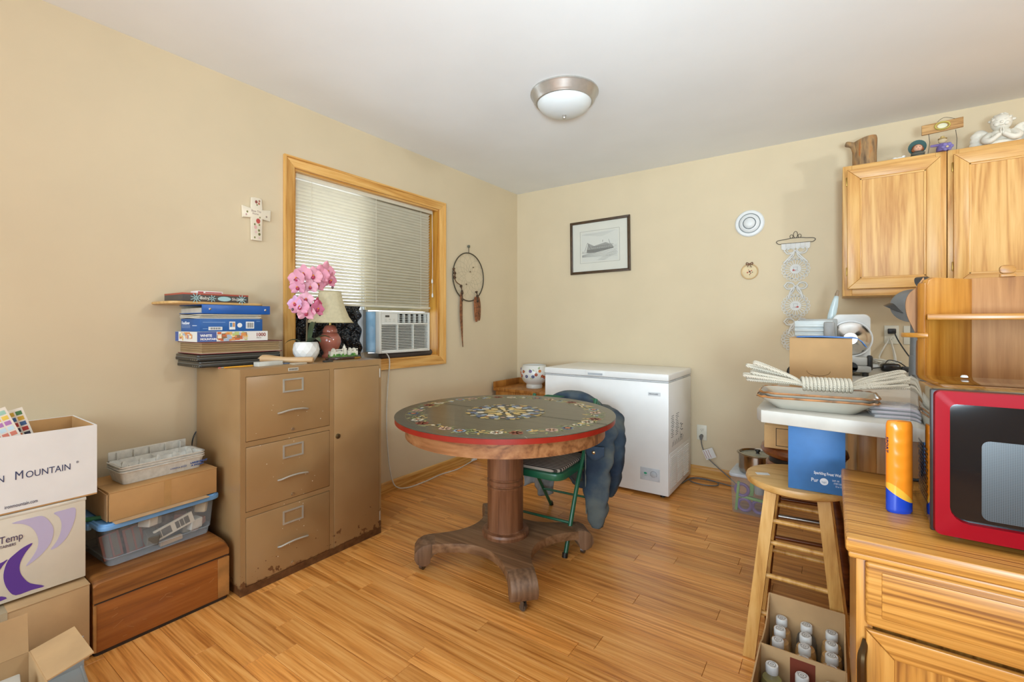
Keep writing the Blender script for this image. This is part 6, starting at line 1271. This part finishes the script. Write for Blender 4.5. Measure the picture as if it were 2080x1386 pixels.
for k, (lc, s, lb) in enumerate((((0, -.085, .095), (.09, .012, .008), 'green plastic bar lying across the clear container'), ((-.08, -.09, .10), (.008, .01, .09), 'green plastic strip standing at the left of the container'), ((.0, -.08, .16), (.012, .01, .05), 'green plastic stick in the middle of the container'))):
    q = MB(); q.box(-s[0], s[0], -s[1], s[1], -s[2], s[2], .003); o = q.obj('toy_bar', plain('toy_green', '#7fb05a', .4), loc=(2.13+lc[0], -.475+lc[1], lc[2]), rot=(0, .08, 0)); tag(o, lb, 'toy', 'toys in the clear container')
q = MB(); q.lathe([(.025, 0), (.033, .08), (.031, .08), (.024, .002)], 24); tag(q.obj('toy_cup', plain('cup_grey', '#a8acae', .4), loc=(2.17, -.555, .13)), 'small grey cup at the right inside the clear container', 'cup')
sp = thing('steel_pot', 'stainless steel pot with glass lid on the clear container', 'pot', (2.155, -.50, .246)); SS = metal('pot_steel', '#a79f95', .18)
MB().lathe([(.085, 0), (.103, .004), (.107, .02), (.107, .112), (.118, .116), (.119, .119), (.112, .120), (.104, .114), (.103, .022), (.09, .008), (0, .007)], 48).obj('pot', SS, sp)
MB().lathe([(.103, .108), (.101, .112), (.05, .116), (0, .118)], 48).obj('glass_lid', clear('lid_glass', '#d9d8c2', .45, .08), sp); MB().lathe([(.110, .117), (.112, .122), (.104, .124), (.098, .114)], 48, caps=False).obj('lid_rim', SS, sp)
MB().lathe([(.012, .116), (.008, .125), (.016, .135), (.015, .142), (0, .144)], 18).obj('lid_knob', BLACK, sp)

# ------------------------------------------------------------------ juice bottles in a divided carton
jc = thing('bottle_carton', 'open divided cardboard carton of juice bottles beside the oak cart', 'box', (2.465, -2.185, 0))
hx, hy, hz = .105, .25, .25; th = .004
for q in ((-hx, hx, hy-th, hy, hz), (-hx, hx, -hy, -hy+th, hz), (-hx, hx, .002, .006, .216)): MB().box(q[0], q[1], q[2], q[3], .0, q[4]).obj('panel', KRAFTD, jc, 0)
for s in (-1, 1): 
    MB().prism([(.006, 0), (hy-th, 0), (hy-th, hz), (.19, hz-.035), (.17, hz-.05), (.12, hz-.055), (.05, hz-.05), (.02, hz-.04), (.006, .216)], s*hx-th/2, s*hx+th/2, 'yz').obj('panel', KRAFTD, jc, 0)
    MB().prism([(-hy+th, 0), (.002, 0), (.002, .216), (-hy+th, hz-.04)], s*hx-th/2, s*hx+th/2, 'yz').obj('panel', KRAFTD, jc, 0)
MB().box(-hx, hx, -hy, hy, 0, .004).obj('bottom', KRAFTD, jc, 0)
MB().box(-.028, .034, .0012, .002, .10, .205, .0003, 1).obj('printed_patch', plain('patch_brick', '#7a3520', .7), jc, 0)
BOT = [(.028, .003), (.0302, .008), (.0302, .115), (.0295, .130), (.026, .147), (.018, .160), (.0135, .166), (.0135, .17)]
def bottle(loc, liq, label, glassy):
    t = thing('juice_bottle', label, 'bottle', loc, random.random()*6, 'juice bottles in the carton')
    MB().lathe([(0, .0)]+BOT, 24).obj('bottle', clear('bottle_pet', '#e9e4d6', .16, .05), t); MB().lathe([(0, .0025)]+[(r-.0015, z_) for r, z_ in BOT[:-3]]+[(.0, .1475)], 24).obj('juice', liq, t)
    MB().lathe([(.0165, .164), (.0168, .168), (.0168, .184), (.0155, .187), (0, .187)], 28).obj('cap', WHITE, t)
    q = MB().color('#6b6a68'); q.lathe([(.009, .1873), (.0105, .1873)], 20); q.lathe([(.003, .1873), (.0045, .1873)], 14)
    for k in range(3): q.tr((0, 0, .1872), rz=2*k).box(.0118, .0128, -.004, .004, 0, .0002)
    q.tr().obj('cap_print', PRINT, t, 0)
AMB = plain('juice_amber', '#d49a3e', .25, var=.05); GRJ = plain('juice_green', '#a09a40', .25, var=.05); DKJ = plain('juice_dark', '#2a1710', .25)
cols_ = (('left', -.066), ('middle', .004), ('right', .072))
for c, (cn, xx) in enumerate(cols_):
    for r_i in range(4):
        nm = ('back', 'second', 'third', 'front')[r_i]
        if c == 0 and r_i == 3: continue
        dk = (c == 1 and r_i == 0); yy = (-1.965, -2.03, -2.095)[r_i]+2.185 if c == 0 else (-1.96, -2.022, -2.084, -2.146)[r_i]+2.185
        bottle((2.465+xx, -2.185+yy, .0045), DKJ if dk else AMB, ('dark brown juice bottle, only dark one, at the back of the carton' if dk else 'amber juice bottle, %s of the %s row behind the carton divider' % (nm, cn)), 0)
for c, (cn, xx) in enumerate(cols_): bottle((2.465+xx+(-.004 if c == 0 else 0), -2.185-.040, .0045), GRJ, 'green juice bottle, %s one in front of the carton divider' % cn, 0)

# ------------------------------------------------------------------ oak cart, microwave, bottle
kt = thing('oak_cart', 'oak kitchen cart with drawer and door in the right foreground', 'cart', (2.93, -2.34, 0))
TZc = .75
MB().prism(rrect(-.37, .37, -.269, .269, .006, 2), TZc-.03, TZc, 'xy', .006).obj('top', CARTX, kt, 30)
MB().prism(rrect(-.365, .365, -.264, .264, .004, 2), TZc-.042, TZc-.03, 'xy', .003).obj('top_moulding', CARTX, kt, 30)
MB().box(-.35, .35, -.225, .245, .02, TZc-.042).obj('body', CARTZ, kt, 0)
for q in ((-.352, -.325), (.325, .352)): MB().box(q[0], q[1], -.245, -.225, .02, TZc-.042, .002).obj('face_stile', CARTZ, kt)
MB().box(-.325, .325, -.243, -.225, .02, .06).obj('face_rail', CARTX, kt, 0); MB().box(-.352, .352, -.22, .24, 0, .02).obj('plinth', plain('plinth_dark', '#5a3c18', .7), kt, 0)
dr = MB().box(-.337, .337, -.258, -.245, .578, .705, .006, 3).obj('drawer', CARTX, kt); MB().box(-.312, .312, -.2605, -.257, .60, .69, .003).obj('drawer_panel', CARTX, dr)
for z_ in (.645,): MB().tube(spline([(-.06, -.26, z_), (-.05, -.285, z_), (.05, -.285, z_), (.06, -.26, z_)], 5), .006, 8).obj('handle', metal('handle_antique_brass', '#5a4a34', .4), dr)
dd = thing_part(kt, 'door'); a, b_, c, e, s = -.337, .337, .07, .570, .045
for q, mt in ((((a, c), (a, e), (a+s, e-s), (a+s, c+s)), CARTZ), (((b_, c), (b_-s, c+s), (b_-s, e-s), (b_, e)), CARTZ), (((a, e), (b_, e), (b_-s, e-s), (a+s, e-s)), CARTX), (((a, c), (a+s, c+s), (b_-s, c+s), (b_, c)), CARTX)): MB().prism(list(q), -.258, -.245, 'xz', .004).obj('door_rail', mt, dd)
MB().box(a+s-.003, b_-s+.003, -.2535, -.246, c+s-.003, e-s+.003).obj('door_panel', CARTZ, dd, 0)
q = MB(); q.tube(spline([(-.338, -.250, .545), (-.34, -.262, .535), (-.344, -.276, .52), (-.344, -.278, .47), (-.344, -.276, .44), (-.34, -.262, .425), (-.338, -.25, .415)], 5), [.004+.004*math.sin(PI*k/30) for k in range(31)], 8); q.obj('handle', metal('handle_antique_brass', '#5a4a34', .4), dd)
mw = thing('microwave_oven', 'red fronted microwave with mirror steel sides on the oak cart', 'microwave', (2.703, -2.526, TZc))
MIR = metal('mirror_dark_steel', '#8a8580', .06)
MB().box(0, .47, .018, .335, .015, .296, .004).obj('case', MIR, mw)
MB().box(-.004, .474, .006, .018, .015, .297, .003).obj('front_flange', plain('mw_dark_trim', '#1b1a1a', .3), mw)
for a, b_ in ((.04, .05), (.43, .05), (.04, .3), (.43, .3)): MB().cyl((a, b_, 0), (a, b_, .016), .014, n=12).obj('foot', BLACK, mw)
REDM = plain('microwave_red', '#8c0014', .38, var=.03, spec=.25)
f0 = rrect(.0, .47, .013, .296, .010, 4); f1 = rrect(.022, .36, .045, .272, .010, 4); f1b = rrect(.022, .36, .045, .272, .028, 4)
n = len(f0); q = MB(); inner = [f1[i] if f1[i][1] > .15 else f1b[i] for i in range(n)]; inner2 = [(lerp(p[0], .19, .006), lerp(p[1], .158, .006)) for p in inner]
q.add([(p[0], .008, p[1]) for p in f0]+[(p[0], -.004, p[1]) for p in [(lerp(p[0], .235, .008), lerp(p[1], .155, .008)) for p in f0]]+[(p[0], -.012, p[1]) for p in inner]+[(p[0], .0, p[1]) for p in inner2], [(k*n+i, k*n+(i+1) % n, (k+1)*n+(i+1) % n, (k+1)*n+i) for k in range(3) for i in range(n)]); q.obj('door_frame', REDM, mw, 25)
GLB, nt, b = newmat('microwave_door_glass'); b.inputs['Base Color'].default_value = (.006, .006, .007, 1); b.inputs['Roughness'].default_value = .05
MB().prism([(p[0], p[1]) for p in inner], .0, .004, 'xz').obj('door_glass', GLB, mw, 30)
MSH, nt, b = newmat('microwave_mesh'); b.inputs['Roughness'].default_value = .35; v = coords(nt, (1, 1, 1), False); vo = N(nt, 'ShaderNodeTexVoronoi'); vo.inputs['Scale'].default_value = 330; vo.inputs['Randomness'].default_value = 0; nt.links.new(v, vo.inputs['Vector']); nt.links.new(ramp(nt, vo.outputs['Distance'], [(.3, '#1b1e20'), (.5, '#3c4042')]), b.inputs['Base Color'])
MB().prism(rrect(.068, .33, .055, .205, .012), -.0006, .0, 'xz').obj('window_mesh', MSH, mw, 30)
MB().box(.375, .455, -.012, .006, .03, .28, .004).obj('control_panel', plain('mw_black', '#141414', .15), mw)
for r_i in range(4):
    for c_i in range(3): MB().box(.382+c_i*.024, .4+c_i*.024, -.0135, -.012, .06+r_i*.035, .085+r_i*.035, .002).obj('button', plain('mw_button', '#3a3a3a', .4), mw)
q = MB()
for r_i in range(14):
    for c_i in range(9):
        yy = .07+c_i*.014+(.007 if r_i % 2 else 0); zz = .05+r_i*.0085
        if yy < .2: q.tr((-.0004, yy, zz), ry=-PI/2).lathe([(.0001, .0002), (.0034, .0002)], 6, sx=1, sy=1.35)
q.tr().obj('vent_hole', BLACK, mw, 0)['kind'] = 'stuff'
MB().cyl((-.003, .26, .045), (0, .26, .045), .004, n=10).obj('screw', BLACK, mw)
ob_ = thing('lotion_bottle', 'flat orange squeeze bottle with blue cap standing beside the microwave', 'bottle', (2.663, -2.39, TZc), .5)
q = MB(); nu, nv = 56, 90
def bot(u, v):
    a = 2*PI*u; z_ = .208*v; w_ = 1.0
    if z_ > .192: w_ = math.sqrt(max(.02, 1-((z_-.192)/.0175)**2))*.35+.65 if z_ < .2075 else .02
    if z_ < .003: w_ = .9
    for k in range(5):
        zc = .065+.03*k; w_ -= 0
    bumpv = sum(.0016*math.exp(-((z_-(.075+.028*k))/.008)**2-((a-PI*1.5+.0)/.5)**2) for k in range(5))
    return ((.0265*w_+bumpv)*math.cos(a), (.0155*w_+bumpv)*math.sin(a), z_ if v < 1 else .208)
def rowz(a, j):
    w1 = .040+.016*math.sin(a-1.05); w2 = w1+.004+.016*max(0, math.sin(a-2.57))
    if j <= 12: return w1*j/12
    if j <= 18: return lerp(w1, w2, (j-12)/6)
    return lerp(w2, .208, (j-18)/(nv-18))
vs = [bot(i/nu, rowz(2*PI*i/nu, j)/.208) for j in range(nv+1) for i in range(nu)]
for j in range(nv):
    for i in range(nu):
        q.f.append((j*nu+i, j*nu+(i+1) % nu, (j+1)*nu+(i+1) % nu, (j+1)*nu+i)); q.c.append(L('#1d3fa8' if j < 12 else ('#e8a838' if j < 18 else '#e8831f')))
q.v = vs; q.f.append(tuple(range(nu))[::-1]); q.c.append(L('#1d3fa8')); q.f.append(tuple(nv*nu+i for i in range(nu))); q.c.append(L('#e8831f'))
q.obj('bottle', vcol(.22, 'bottle_gloss'), ob_, 60)
q = MB().color('#2a2350'); q.T = Matrix.Translation((-.0262, .002, .17)) @ Matrix.Rotation(-PI/2-.1, 4, 'Z') @ Matrix.Rotation(PI/2, 4, 'X') @ Matrix.Rotation(-PI/2, 4, 'Z'); q.text('SPORT', .012, extrude=.0004); q.T = Matrix(); q.obj('printed_text', PRINT, ob_, 0)
MB().tube([(.0262, 0, .045), (.0266, 0, .12), (.0262, 0, .19)], .0012, 5).obj('label_edge', plain('label_navy', '#3a2f6a', .5), ob_)
